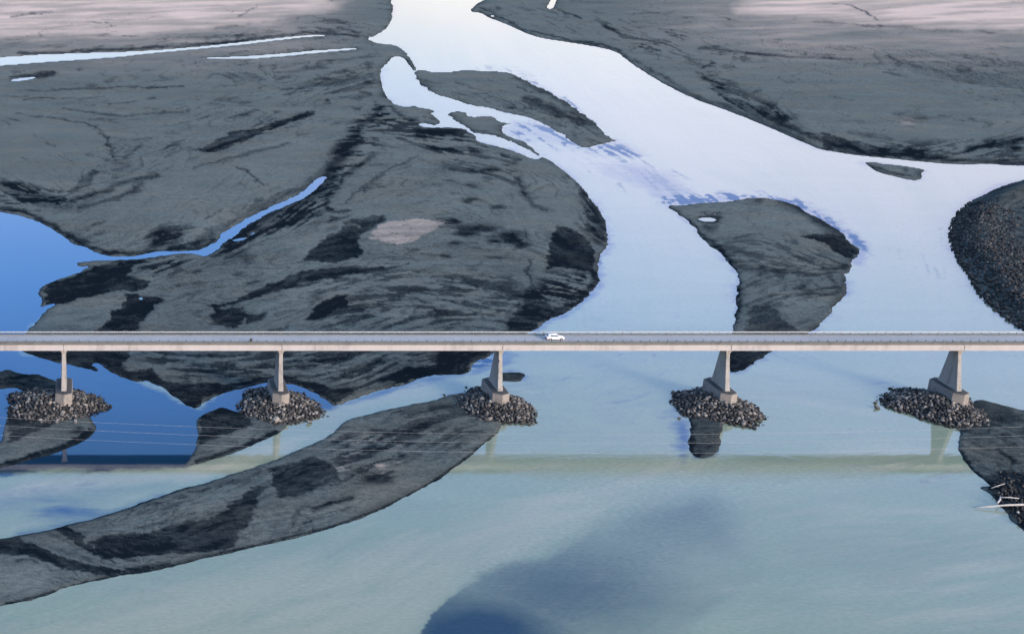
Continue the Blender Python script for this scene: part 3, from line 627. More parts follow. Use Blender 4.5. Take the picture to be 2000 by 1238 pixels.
# ------------------------------------------------------------------ banks
def levee_h(X, Y, sd):
    return 2.6*sstep(0, 9, sd) - .5*sstep(10, 16, sd)
o_plain, _ = bank('gravel_plain', PLAIN, 'wide grey gravel plain with damp channels on the left of the river', PLAIN_HOLES, rag=1.5, hmax=.7, mat=M_SAND)
o_far, _ = bank('riverbank', FARBANK, 'broad grey sand bank beyond the river at upper right', FARBANK_HOLES, hmax=.8, mat=M_SAND)
bank('sandbank', ISLE_H, 'long pointed sand island splitting the bright upper river', hmax=.35, mat=M_SAND, rag=2.4, cut=.08)
bank('sandbank', ISLE_I, 'small ragged islet between two pale braids near the upper channel', rag=2.4, cut=.08, hmax=.3, mat=M_SAND)
bank('sandbank', ISLE_J, 'fan-shaped dark sand island with a tiny round pool reaching under the bridge', ISLE_J_HOLES, rag=1.5, hmax=.6, mat=M_SAND)
bank('sandbank', ISLE_M, 'tiny boat-shaped sand islet close to the far right bank', hmax=.35, mat=M_SAND)
o_lev, LEV = bank('embankment', LEVEE, 'curved river embankment faced with dark rocks at the right edge', hmax=.5, mat=M_SAND, world_extra=levee_h)
bank('sandbank', BAR_C, 'low dark sand spit left of the leftmost pier rock pile', hmax=.4, mat=M_SAND)
bank('sandbank', BAR_D, 'dark rounded sand bar in front of the leftmost pier rock pile', hmax=.5, mat=M_SAND)
bank('sandbank', BAR_E, 'pointed dark sand bar in front of the second pier rock pile', hmax=.5, mat=M_SAND)
bank('sandbank', BAR_F, 'long curved black sand bar running from the third pier to lower left', hmax=.7, mat=M_SAND)
bank('sandbank', BAR_G, 'very small dark islet just behind the third pier', hmax=.3, mat=M_SAND)
bank('sandbank', BAR_N, 'small round dark sand bar in front of the fourth pier rock pile', hmax=.4, mat=M_SAND)
bank('sandbank', BAR_O, 'dark blue-grey sand bank right of the fifth pier at the right edge', hmax=.7, mat=M_SAND)

# ------------------------------------------------------------------ water
clear = Layer(); rip = Layer(); beige = Layer()
C_ = clear.poly
C_([(-900,340),(0,380),(200,470),(300,485),(480,405),(640,330),(650,355),(430,510),(200,525),(100,605),(60,645),(40,690),(200,705),(390,800),(470,730),(560,730),(640,768),(662,792),(640,803),
    (600,800),(520,840),(400,900),(360,914),(300,917),(190,921),(130,918),(70,921),(0,932),(-900,965)], 1, 7)
C_([(640,800),(662,790),(720,764),(790,748),(840,730),(915,728),(900,738),(830,745),(760,765),(690,790)], .55, 7)
C_([(920,715),(935,700),(975,685),(1010,690),(1000,712),(960,725),(920,732)], .62, 9)
clear.line([(1035,650),(1065,630),(1115,609),(1152,577),(1172,550),(1166,515),(1184,488),(1190,470),(1182,430)], 11, .75)
clear.line([(1155,385),(1120,345),(1060,305)], 5, .4)
clear.line([(1490,384),(1560,398),(1610,428),(1662,463),(1690,490),(1672,520)], 17, .7)
clear.line([(1305,398),(1380,390),(1460,384)], 13, .6); clear.line([(1432,650),(1444,560),(1440,525),(1400,485),(1355,445),(1310,408)], 6, .6)
C_([(1140,290),(1190,278),(1215,280),(1250,300),(1235,310),(1200,306),(1160,303)], .6, 9)
C_([(1000,235),(1075,245),(1110,268),(1140,290),(1110,292),(1060,285),(1020,275),(990,262)], .5, 8)
C_([(1160,318),(1260,318),(1310,340),(1345,370),(1400,392),(1300,398),(1260,370),(1190,345)], .55, 12)
clear.line([(980,141),(1050,166),(1100,190),(1140,220),(1180,255)], 6, .5)
clear.blob(130,1000,75,15,.85); clear.blob(60,975,140,30,.3); clear.line([(0,1050),(120,1028),(250,990),(350,955)], 14, .45)
clear.blob(1334,852,15,36,.95); clear.line([(1350,893),(1385,896),(1410,870)], 7, .5); clear.blob(1325,800,18,20,.3)
clear.line([(1880,885),(1940,950)], 6, .35)
C_([(812,1260),(838,1210),(860,1183),(902,1148),(940,1118),(985,1102),(1100,1100),(1200,1050),(1300,1120),(1250,1300),(850,1400)], 1.25, 3, fade=(930,1245,190,95))
C_([(812,1260),(838,1210),(860,1183),(902,1148),(940,1118),(985,1102),(1060,1090),(1200,1010),(1400,960),(1500,1120),(1250,1300),(850,1400)], .72, 12, fade=(1090,1150,260,105))
C_([(940,1118),(985,1102),(1060,1090),(1200,1010),(1400,960),(1500,1120),(1200,1200)], .36, 30, fade=(1330,1010,240,100))
clear.poly([(0,690),(20,700),(10,712)], .0, 3)
clear.a += .10*np.exp(-(((UU-1150)/350)**2+((VV-760)/90)**2)) + .13*np.exp(-(((UU-1350)/170)**2+((VV-1010)/70)**2)) + .10*np.exp(-(((UU-1700)/260)**2+((VV-1090)/60)**2))
clear.a += .10*fbm(UU/160, VV/45, 4)*(clear.a < .5)
clear.a += .08*fbm(UU/300+5, VV/110+2, 3)*(clear.a > .8)
Bg = beige
Bg.poly([(0,955),(60,935),(180,925),(330,920),(420,905),(520,865),(600,850),(560,885),(400,940),(200,950),(80,965),(-60,985)], .85, 12)
Bg.poly([(1345,895),(1100,960),(850,1040),(500,1110),(0,1230),(0,1400),(600,1400),(820,1230),(900,1130),(1060,1070),(1250,960),(1360,905)], .7, 40)
Bg.line([(1340,900),(1280,925),(1180,955),(1050,1010)], 26, .6)
Bg.blob(1900,1150,220,120,.3); Bg.blob(1730,880,130,25,.55); Bg.poly([(560,800),(700,770),(860,745),(880,765),(720,800),(640,830)], .35, 12)
Bg.poly([(1000,120),(1200,180),(1500,330),(1400,360),(1200,280),(1050,170)], .25, 30); Bg.poly([(1060,300),(1200,300),(1300,330),(1200,345),(1100,325)], .5, 14)
Rp = rip
rip.a += .035+.03*fbm(UU/90, VV/40, 3)
Rp.poly([(1000,900),(1400,890),(1500,950),(1300,1100),(1100,1250),(850,1250),(950,1100),(1150,1000)], .55, 40, op='add')
Rp.poly([(1250,930),(1420,930),(1450,970),(1330,1000)], .4, 20, op='add'); Rp.poly([(1400,900),(1700,900),(1750,950),(1420,950)], .35, 20, op='add')
Rp.poly([(1140,280),(1260,295),(1400,395),(1280,400),(1150,330)], .8, 15, op='add'); Rp.poly([(1000,235),(1140,290),(1050,290),(985,260)], .8, 10, op='add')
Rp.poly([(1300,385),(1480,375),(1600,400),(1690,480),(1660,470),(1560,400),(1480,390)], .5, 8, op='add')
Rp.poly([(1700,440),(1850,430),(1880,560),(1700,520)], .25, 25, op='add')
Rp.a[:] = np.minimum(Rp.a, .40); Rp.a *= 1-.55*sstep(.75, 1.0, clear.a)*(UU < 660)

w_ = 1/(((wanch[:,0][:,None,None]-AU)**2+((wanch[:,1][:,None,None]-AV)*1.6)**2+900)**1.4)
ar_ = np.radians(wanch[:,2])[:,None,None]
AN = np.arctan2((w_*np.sin(ar_)).sum(0), (w_*np.cos(ar_)).sum(0))
WF = lic(8, 3.0, 211.3, 12, 4.0); WM = lic(30, 10, 371.9, 12, 9.0)
silty = clear.a < .6
fr = np.exp(np.minimum(SHORE+.2, 0)/1.3)*np.clip(.45+1.5*fbm(UU/45+6, VV/20+3, 3)+.5*fbm(UU/8, VV/3, 3), 0, 1)
clear.a = np.maximum(clear.a, .62*fr*silty*sstep(800, 740, VV))
beige.a += (.20*WM+.08*WF)*(.5+.5*sstep(-.2, .5, fbm(UU/150+4, VV/60+1, 3)))
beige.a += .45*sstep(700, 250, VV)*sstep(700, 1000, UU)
clear.a += silty*(.030*WM+.022*WF)*sstep(120, 500, VV)*(1-.7*sstep(900, 1000, VV))
clear.a += .10*LM*(clear.a > .12)*(clear.a < .9)*(VV < 950)
RN = fbm((UU+1.9*VV)/17+3, (VV-.13*UU)/4.3+8, 3)+.8*fbm((UU-1.3*VV)/13+43, (VV+.11*UU)/3.7+28, 3)+.7*fbm((UU+.4*VV)/24, (VV-.04*UU)/5.1, 3)
def riffle(pts, val, thr, feather=8):  # paints the reflected sky blue of riffles through clear and rip
    m = Layer(); m.poly(pts, 1, feather)
    t = .75*WF+1.2*RN
    clear.a[:] = np.maximum(clear.a, m.a*val*sstep(thr-.7, thr+.9, t)); beige.a[:] -= .3*m.a*sstep(thr-.7, thr+.9, t); rip.a[:] = np.maximum(rip.a, 1.1*m.a*val*sstep(thr-.7, thr+.9, t))
riffle([(1000,238),(1075,245),(1112,268),(1150,292),(1110,296),(1060,285),(1020,275),(990,260)], .8, -.15)
riffle([(1130,285),(1190,278),(1218,281),(1262,303),(1235,311),(1200,308),(1160,303)], .9, -.8, 11)
riffle([(1120,312),(1200,316),(1270,320),(1325,345),(1365,378),(1310,400),(1250,365),(1180,340)], .5, 0, 15)
riffle([(1285,398),(1300,380),(1380,376),(1480,374),(1580,396),(1660,446),(1698,492),(1670,480),(1600,427),(1500,388),(1400,398),(1320,404)], .95, -.25, 8)
riffle([(1560,398),(1620,425),(1690,470),(1705,500),(1668,482),(1600,430)], .9, -.9, 7)
riffle([(975,136),(1050,160),(1110,192),(1150,225),(1200,272),(1180,262),(1120,215),(1060,175),(990,145)], .8, 0, 5)
riffle([(915,700),(950,690),(975,690),(965,712),(925,730),(900,735)], .95, .1, 6)
riffle([(1150,385),(1185,420),(1195,470),(1175,520),(1170,560),(1140,590),(1060,640),(1040,650),(1120,598),(1160,550),(1168,500),(1184,455)], .8, -.1, 5)
riffle([(950,125),(1010,132),(1060,150),(1005,148),(960,142),(900,138)], .5, 0, 6)
riffle([(0,540),(60,545),(140,510),(200,512),(110,560),(70,575),(60,610),(0,600)], .0, 0, 6)
rip.a += .05*np.maximum(WF, 0)*silty
rip.a += np.where(VV < 700, .30*sstep(.1, 1.3, WF*.6+RN), 0)*(clear.a < .3)
nr, nc = UU.shape
us = np.arange(nc); vs_ = np.arange(nr)
sub = np.ix_(vs_, us)
X, Y = XX[sub], YY[sub]; n_r, n_c = X.shape
idx = np.arange(n_r*n_c).reshape(n_r, n_c)
q = np.stack([idx[:-1,:-1], idx[1:,:-1], idx[1:,1:], idx[:-1,1:]], -1).reshape(-1, 4)
me = mesh_np('river', np.stack([X.ravel(), Y.ravel(), np.zeros(X.size)], 1), q)
col = np.stack([np.clip(clear.a[sub], 0, 1).ravel(), np.clip(rip.a[sub], 0, 1).ravel(), np.clip(beige.a[sub], 0, 1).ravel(), np.maximum(sstep(900, 1000, VV)*sstep(500, 700, UU), .85*sstep(740, 925, VV)*(UU < 660)*(VV < 945))[sub].ravel()], 1)
ca = me.color_attributes.new('paint', 'FLOAT_COLOR', 'POINT'); ca.data.foreach_set('color', col.astype(np.float32).ravel())
tag(link('river', me, M_WATER), 'braided glacial river, pale and silty in the channels and deep blue in the still pool', kind='structure')
# base ground under everything, out to the horizon
g = MB(); g.box((0, 8000, -4.5), (40000, 40000, 1)); tag(g.build('ground', M_SAND), 'river bed and land reaching the horizon', kind='structure')

# ------------------------------------------------------------------ bridge
YF, YB = 317.9, 324.1
XL, XR = -70.0, 300.0
bridge = empty('bridge', (0, 321, 0)); tag(bridge, 'long pale concrete road bridge on five slender piers crossing the braided river', 'bridge')
def BP(o): o.parent = bridge; o.matrix_parent_inverse = Matrix.Translation((0, -321, 0)); return o
L = XR-XL; XC = (XL+XR)/2
BP(MB().box((XC, 321, 15.93), (L, 5.5, .34)).build('road_surface', M_ROAD))
for s, y in (('near', YF+.22), ('far', YB-.22)):
    BP(MB().box((XC, y, 16.03), (L, .44, .54), .03).build('kerb', M_KERB))
BP(MB().box((XC, 321, 15.70), (L, 6.12, .13)).build('kerb_shadow_strip', M_DARK))  # dark strip painting the shade under the kerb overhang
gb = MB()
gb.loft([[(x, 318.12, 15.64), (x, 318.06, 14.17), (x, 319.2, 14.12), (x, 319.3, 15.2), (x, 322.7, 15.2), (x, 322.8, 14.12), (x, 323.94, 14.17), (x, 323.88, 15.64)] for x in np.linspace(XL, XR, 38)])
BP(gb.build('girder', M_GIRD))
for X in (-5.4, 44.9, 95.8, 148.5, 202.2):   # joints in the girder above each pier
    BP(MB().box((X, 318.055, 14.92), (.10, .03, 1.40)).build('expansion_joint', M_DARK))
# guardrails
POST_X = [XL+.6+k*2.05 for k in range(int(L/2.05))]
vis = [x for x in POST_X if -22 < x < 222]
def rail_mesh(y, out):
    mb = MB()
    prof = [(0, .0), (.05, .06), (.0, .13), (.0, .17), (.05, .24), (0, .30), (-.02, .30), (-.02, 0)]
    mb.loft([[(x, y-out*p, 16.53+z) for p, z in prof] for x in (XL+.3, XR-.3)])
    return mb
postm = None
for y, out in ((YF+.16, -1), (YB-.12, 1)):
    rail = BP((MB().tube([(XL+.3, y, 16.68), (XR-.3, y, 16.68)], .03, 6) if out < 0 else MB().box((XC, y, 16.80), (L-.6, .10, .20), .02)).build('guardrail', M_RAIL if out < 0 else M_STEEL))
    rest = MB(); cen = 100
    near = sorted(vis, key=lambda x: abs(x-97))[:50]
    for x in POST_X:
        yy = y+out*.11
        if x in near:
            if postm is None:
                postm = MB().box((0, 0, .24), (.15, .13, .54), .01).box((0, .0, .04), (.22, .17, .03)).build('post', M_POST); p = postm
            else:
                p = bpy.data.objects.new('post', postm.data); COL.objects.link(p)
            p.location = (x, yy, 16.30); p.parent = rail; p.matrix_parent_inverse = rail.matrix_world.inverted()
        else:
            rest.box((x, yy, 16.54), (.15, .13, .54))
    r = rest.build('post', M_POST, rail); r['kind'] = 'stuff'
    r.matrix_parent_inverse = Matrix.Identity(4)
    rb = MB(); rb.tube([(XL+.3, y+out*.02, 16.48), (XR-.3, y+out*.02, 16.48)], .025, 6); BP(rb.build('lower_rail', M_RAIL))

def col_ring(hx, hy, z, oy=0, ch=.22):
    return [(-hx+ch*hx*.9, -hy, z), (hx-ch*hx*.9, -hy, z), (hx, -hy+ch*1.2, z), (hx, hy-ch*1.2, z), (hx-ch*hx*.9, hy, z), (-hx+ch*hx*.9, hy, z), (-hx, hy-ch*1.2, z), (-hx, -hy+ch*1.2, z)]
PIERS = [(-5.4, 'a'), (44.9, 'b'), (95.8, 'c'), (148.5, 'd'), (202.2, 'e')]
FT = 4.6
for X, k in PIERS:
    mb = MB()
    rings = [col_ring(.68, 4.2, FT-.2)]
    for t in np.linspace(0.1, 1, 10):
        z = FT+(13.0-FT)*t; hy = 4.1+(1.75-4.1)*t**.85; rings.append(col_ring(.68-.20*t**.6, hy, z))
    rings += [col_ring(.48, 1.75, 13.0), col_ring(.84, 1.95, 13.75), col_ring(.86, 1.95, 13.98)]
    pier = MB.build(mb.loft(rings), 'pier', M_CONC)
    pier.location = (X, 321, 0); pier.parent = bridge; pier.matrix_parent_inverse = Matrix.Translation((0, -321, 0))
    if k == 'e': pier['label'] = 'pier with wide slanting flank, furthest right'
    if k == 'a': pier['label'] = 'slim pier seen end on, furthest left'
    ft = MB(); hw = 1.9
    def fr(w, l, n, z): return [(0, -l-n, z), (w, -l, z), (w, l, z), (0, l+n, z), (-w, l, z), (-w, -l, z)]
    ft.loft([fr(hw+.15, 5.0, 1.35, -1.0), fr(hw+.02, 4.95, 1.3, FT-.22), fr(hw-.06, 4.88, 1.24, FT-.10), fr(hw-.22, 4.8, 1.1, FT-.06), fr(.8, 4.2, .7, FT+.06)])
    f = ft.build('footing', M_FOOT, pier)
    for sy in (-1, 1): MB().box((0, sy*1.2, 14.07), (.9, .6, .19)).build('bearing', M_DARK, pier)
    if k == 'c':
        MB().box((-.575, -2.78, 11.6), (.12, .5, .5)).build('drain_opening', M_DARK, pier)

# ------------------------------------------------------------------ rock piles
def rock_mesh(seed, sub=1, name='boulder'):
    r = random.Random(seed); bm = bmesh.new()
    bmesh.ops.create_icosphere(bm, subdivisions=sub, radius=.5)
    ax = [Vector((r.gauss(0, 1), r.gauss(0, 1), r.gauss(0, 1))).normalized() for _ in range(9)]
    lim = [r.uniform(.28, .44) for _ in ax]
    for v in bm.verts:
        for a, l in zip(ax, lim):
            d = v.co.dot(a)
            if d > l: v.co -= a*(d-l)
        v.co *= r.uniform(.95, 1.05)
    sc = (r.uniform(.9, 1.35), r.uniform(.8, 1.15), r.uniform(.6, .95))
    for v in bm.verts: v.co = Vector((v.co.x*sc[0], v.co.y*sc[1], v.co.z*sc[2]))
    me = bpy.data.meshes.new(name); bm.to_mesh(me); bm.free(); return me
ROCKS = [rock_mesh(s, 2) for s in range(14)]
for m_ in ROCKS: m_.materials.append(M_ROCK)
LOW = [rock_mesh(100+s, 1, 'tmp') for s in range(10)]
def np_mesh(me):
    co = np.zeros(len(me.vertices)*3); me.vertices.foreach_get('co', co); f = np.zeros(len(me.loops), int); me.loops.foreach_get('vertex_index', f)
    return co.reshape(-1, 3), f.reshape(-1, 3)
LOWN = [np_mesh(m_) for m_ in LOW]; HIN = [np_mesh(m_) for m_ in ROCKS]
def rand_rot(n):
    qn = rng.normal(size=(n, 4)); qn /= np.linalg.norm(qn, axis=1)[:, None]
    w, x, y, z = qn.T
    return np.stack([np.stack([1-2*(y*y+z*z), 2*(x*y-z*w), 2*(x*z+y*w)], 1), np.stack([2*(x*y+z*w), 1-2*(x*x+z*z), 2*(y*z-x*w)], 1), np.stack([2*(x*z-y*w), 2*(y*z+x*w), 1-2*(x*x+y*y)], 1)], 1)
def rock_stuff(name, pts, sizes, lib, mat, label, cat, group=None):
    R = rand_rot(len(pts)); V_ = []; F_ = []; T_ = []; o = 0
    for i, (p, s) in enumerate(zip(pts, sizes)):
        co, f = lib[rng.integers(len(lib))]
        V_.append((co*s) @ R[i].T + p); F_.append(f+o); T_.append(np.full(len(co), rng.random())); o += len(co)
    me = mesh_np(name, np.concatenate(V_), np.concatenate(F_))
    a = me.attributes.new('tone', 'FLOAT', 'POINT'); a.data.foreach_set('value', np.concatenate(T_).astype(np.float32))
    return tag(link(name, me, mat), label, cat, group, 'stuff')
class Pile:
    def __init__(s, cx, cy, rx, ry, h, seed): s.c = (cx, cy); s.r = (rx, ry); s.h = h; s.seed = seed
    def rr(s, x, y):
        dx = (x-s.c[0])/s.r[0]; dy = (y-s.c[1])/s.r[1]; th = np.arctan2(dy, dx)
        return np.hypot(dx, dy)/(1+.07*np.sin(3*th+s.seed)+.05*np.sin(5*th+2*s.seed)+.03*np.sin(9*th+s.seed*3))
    def z(s, x, y):
        r = s.rr(x, y); return s.h*(1-np.clip(r, 0, 1.3)**1.35)
PILES = [Pile(-7.6, 319.6, 11.5, 11.5, 2.9, 1), Pile(44.6, 319.0, 9.5, 12.0, 2.9, 2), Pile(95.4, 319.0, 8.7, 12.0, 3.0, 3.3), Pile(147.2, 318.8, 9.4, 12.2, 3.0, 4.4), Pile(198.4, 318.4, 10.2, 13.0, 3.0, 5.7)]
NAMES = ['leftmost pier', 'second pier from the left', 'third pier, left of the car', 'fourth pier, right of the car', 'rightmost pier']
indiv = []; rest_p = []; rest_s = []
for i, pl in enumerate(PILES):
    th = np.linspace(0, 2*np.pi, 49)[:-1]; rings = []
    mb = MB()
    for r_ in np.linspace(1.12, .06, 12):
        ring = []
        for t in th:
            k = 1+.07*np.sin(3*t+pl.seed)+.05*np.sin(5*t+2*pl.seed)+.03*np.sin(9*t+pl.seed*3)
            x = pl.c[0]+pl.r[0]*r_*k*math.cos(t); y = pl.c[1]+pl.r[1]*r_*k*math.sin(t)
            ring.append((x, y, pl.h*(1-r_**1.35)-.35))
        rings.append(ring)
    mb.loft(rings)
    o = mb.build('rock_mound', M_MOUND); tag(o, 'gravel core of the rock pile around the '+NAMES[i], kind='structure')
    # scatter by dart throwing
    pts = []; siz = []; cell = {}
    for t in range(14000):
        x = pl.c[0]+random.uniform(-1.2, 1.2)*pl.r[0]; y = pl.c[1]+random.uniform(-1.2, 1.2)*pl.r[1]
        r_ = float(pl.rr(x, y))
        if r_ > 1.04 and not (r_ < 1.12 and random.random() < .10): continue
        px = x-PIERS[i][0]
        if abs(px) < 1.95 and abs(y-321) < 5.8: continue
        s = random.choice((.7, .8, .9, 1.0, 1.0, 1.15, 1.3)); s *= random.uniform(.68, 1.02)
        if random.random() < .012: s *= 1.5
        k = (int(x//1.5), int(y//1.5)); ok = True
        for a in (-1, 0, 1):
            for b in (-1, 0, 1):
                for (x2, y2, s2) in cell.get((k[0]+a, k[1]+b), ()):
                    if (x-x2)**2+(y-y2)**2 < (.40*(s+s2))**2: ok = False; break
                if not ok: break
            if not ok: break
        if not ok: continue
        cell.setdefault(k, []).append((x, y, s))
        pts.append((x, y, float(pl.z(x, y))-.1+random.uniform(-.12, .22))); siz.append(s)
    order = sorted(range(len(pts)), key=lambda j: -(siz[j]*1.0 + (pl.c[1]-pts[j][1])*.06 + (.15 if siz[j] > 1.3 else 0)))
    for j in order[:58]: indiv.append((i, pts[j], siz[j]))
    for j in order[58:]: rest_p.append(pts[j]); rest_s.append(siz[j])
    print('pile', i, len(pts))
def place_rock(p, s, label, group, name='boulder', mesh=None, sc=(1, 1, 1), cat='boulder'):
    o = bpy.data.objects.new(name, mesh or random.choice(ROCKS)); COL.objects.link(o)
    o.location = p; o.scale = (s*sc[0]*1.08, s*sc[1]*1.08, s*sc[2]*1.08); o.rotation_euler = (random.uniform(-.6, .6), random.uniform(-.6, .6), random.uniform(0, 6.28))
    return tag(o, label, cat, group)
for i, p, s in indiv:
    place_rock(p, s, 'angular grey boulder in the rock pile around the '+NAMES[i], 'boulders piled around the '+NAMES[i])
HIN_w = HIN
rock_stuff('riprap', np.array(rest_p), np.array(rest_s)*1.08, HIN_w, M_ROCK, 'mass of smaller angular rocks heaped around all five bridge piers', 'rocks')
M_PALE = rock_material('pale_rock', (.20, .19, .175), (.34, .32, .29))
def pale(u, v, s, label, sc=(1, 1, 1), dz=.35):
    me = random.choice(ROCKS).copy(); me.materials.clear(); me.materials.append(M_PALE)
    p = at(u, v, dz); return place_rock(p, s, label, None, mesh=me, sc=sc)
pale(539, 820, 1.6, 'largest pale pinkish boulder, at the foot of the second pier rock pile', (1, 1, .95), .7)
pale(604, 823, 1.35, 'flat cream boulder at the lower right tip of the second pier rock pile', (1.3, 1, .6))
pale(930, 803, 1.45, 'lone pale boulder at the left foot of the third pier rock pile', (1, .8, .8), .5)
pale(147, 825, 1.2, 'pale flat boulder at the bottom edge of the leftmost rock pile', (1.2, .8, .6))
pale(79, 820, 1.1, 'white-grey boulder at the lower left of the leftmost rock pile', (1, 1, .8), .4)
place_rock(at(60, 824, .5), .5, 'small stone alone on the dark bar below the leftmost rock pile', None)
place_rock(at(1710, 786, .25), 1.1, 'taller of two wet rocks standing in the water left of the fifth pier pile', None, sc=(.6, .7, 1.7))
place_rock(at(1713, 796, .2), 1.2, 'lower brownish rock of the two standing in the water left of the fifth pier pile', None, sc=(1.1, 1, .8))
place_rock(at(868, 771, .2), .9, 'small dark rock in the water off the left end of the third pier pile', None, sc=(1.2, .8, .6))
place_rock(at(1326, 816, .15), .8, 'small dark rock in blue water at the lower left of the fourth pier pile', None)

# embankment facing
Xl, Yl, sdl, zl = LEV
sel = (sdl > -.6) & (sdl < 15) & (Yl < 760) & (UU[:1, :1][0, 0] <= 0)
lev_poly = np.stack(unproj(*np.array(smooth_poly(LEVEE, 1), float).T), 1)
pts = []; siz = []
x0, x1 = 190, 330; y0, y1 = 300, 640
cand = 60000
cx = rng.uniform(x0, x1, cand); cy = rng.uniform(y0, y1, cand)
s_ = sdist(cx, cy, lev_poly)
uvis = PX0+F*cx/(cy*CP+H*SP)
kk = (s_ > -.5) & (s_ < 20-5*rng.random(cand)) & (uvis < 2060)
cx, cy, s_ = cx[kk], cy[kk], s_[kk]
seen = {}
for x, y, d in zip(cx, cy, s_):
    s = random.uniform(.6, 1.35); k = (int(x//1.1), int(y//1.1))
    if any((x-a)**2+(y-b)**2 < (.42*(s+c))**2 for i_ in (-1, 0, 1) for j_ in (-1, 0, 1) for (a, b, c) in seen.get((k[0]+i_, k[1]+j_), ())): continue
    seen.setdefault(k, []).append((x, y, s))
    z = 2.6*float(sstep(0, 9, np.array(d)))-.5*float(sstep(10, 16, np.array(d)))+.35+random.uniform(-.15, .2)
    if d < 0: z = .05
    pts.append((x, y, z)); siz.append(s)
print('levee rocks', len(pts))
rock_stuff('embankment_riprap', np.array(pts), np.array(siz)*1.12, LOWN, M_ROCKW, 'dark rock facing of the embankment at the right edge', 'rocks')
# rubble at the lower right bank
pts = []; siz = []
for _ in range(260):
    u = random.gauss(1972, 26); v = random.gauss(968 if u < 1985 else 990, 22)
    if sdist(np.array([u]), np.array([v]), BAR_O)[0] < 1: continue
    p = at(u, v, 0); s = random.uniform(.25, .8); pts.append((p.x, p.y, .45+s*.2)); siz.append(s)
rock_stuff('rubble', np.array(pts), np.array(siz), LOWN, M_ROCKW, 'dark rubble strewn on the bank at the right edge beside the driftwood', 'rubble')
for me_ in LOW: bpy.data.meshes.remove(me_)

# ------------------------------------------------------------------ driftwood
M_WOOD = flat('bleached_wood', (.40, .39, .37), .8, 0, .2)
def log(pts, radii, label, zs):
    P = [at(u, v, z) for (u, v), z in zip(pts, zs)]
    mb = MB(); mb.tube(P, radii, 8); o = mb.build('driftwood', M_WOOD, smooth=True); return tag(o, label, 'driftwood')
log([(1902,991),(1930,989),(1965,986),(2000,985),(2080,983)], [.06,.16,.2,.24,.2], 'long bleached log lying over the water edge at right', [.25,.5,.9,1.1,1.1])
log([(1948,982),(1953,976),(1954,969)], [.2,.22,.1], 'short curved white driftwood piece upright beside the long log', [.8,1.0,1.5])
log([(1956,971),(1972,971),(1990,973)], [.14,.13,.1], 'thin grey branch lying on rubble above the long log', [.9,.9,.8])
log([(1936,953),(1950,948),(1963,944)], [.07,.1,.07], 'small slanting pinkish branch at the tip of the bank', [.5,.8,1.0])
place_rock(at(1988, 1000, .8), .5, 'round white stone below the long bleached log', None, mesh=(lambda m_: (m_.materials.clear(), m_.materials.append(M_WOOD), m_)[2])(ROCKS[3].copy()), cat='stone', name='stone')

# ------------------------------------------------------------------ overhead wires
M_WIRE = flat('aluminium_wire', (.32, .34, .36), .5, 0, .05)
WY = 272.0
for lab, pts in [('topmost of the three thin overhead wires crossing in front of the piers', [(0,815),(700,843),(1340,848),(2000,833)]),
                 ('middle one of the three thin overhead wires crossing in front of the piers', [(0,831),(700,859),(1340,866),(2000,850)]),
                 ('lowest of the three thin overhead wires crossing in front of the piers', [(0,850),(700,878),(1340,885),(2000,872)])]:
    W = [at_depth(u, v, WY) for u, v in pts]
    cz = np.polyfit([w.x for w in W], [w.z for w in W], 2)
    mb = MB(); mb.tube([(x, WY, float(np.polyval(cz, x))) for x in np.linspace(-45, 235, 60)], .015, 5)
    tag(mb.build('overhead_wire', M_WIRE, smooth=True), lab, 'wire', 'overhead wires')

# ------------------------------------------------------------------ marker on the near railing
x = at_depth(490, 668, 318.3).x
mk = empty('marker_panel', (x, 318.62, 16.1)); tag(mk, 'small black marker panel standing at the near guardrail', 'marker')
M_BLACK = flat('black_paint', (.012, .016, .018), .6)
MB().box((0, -.55, .62), (.60, .09, .90), .03).build('panel', M_BLACK, mk); MB().box((0, -.47, .35), (.08, .06, .8)).build('post', M_POST, mk)

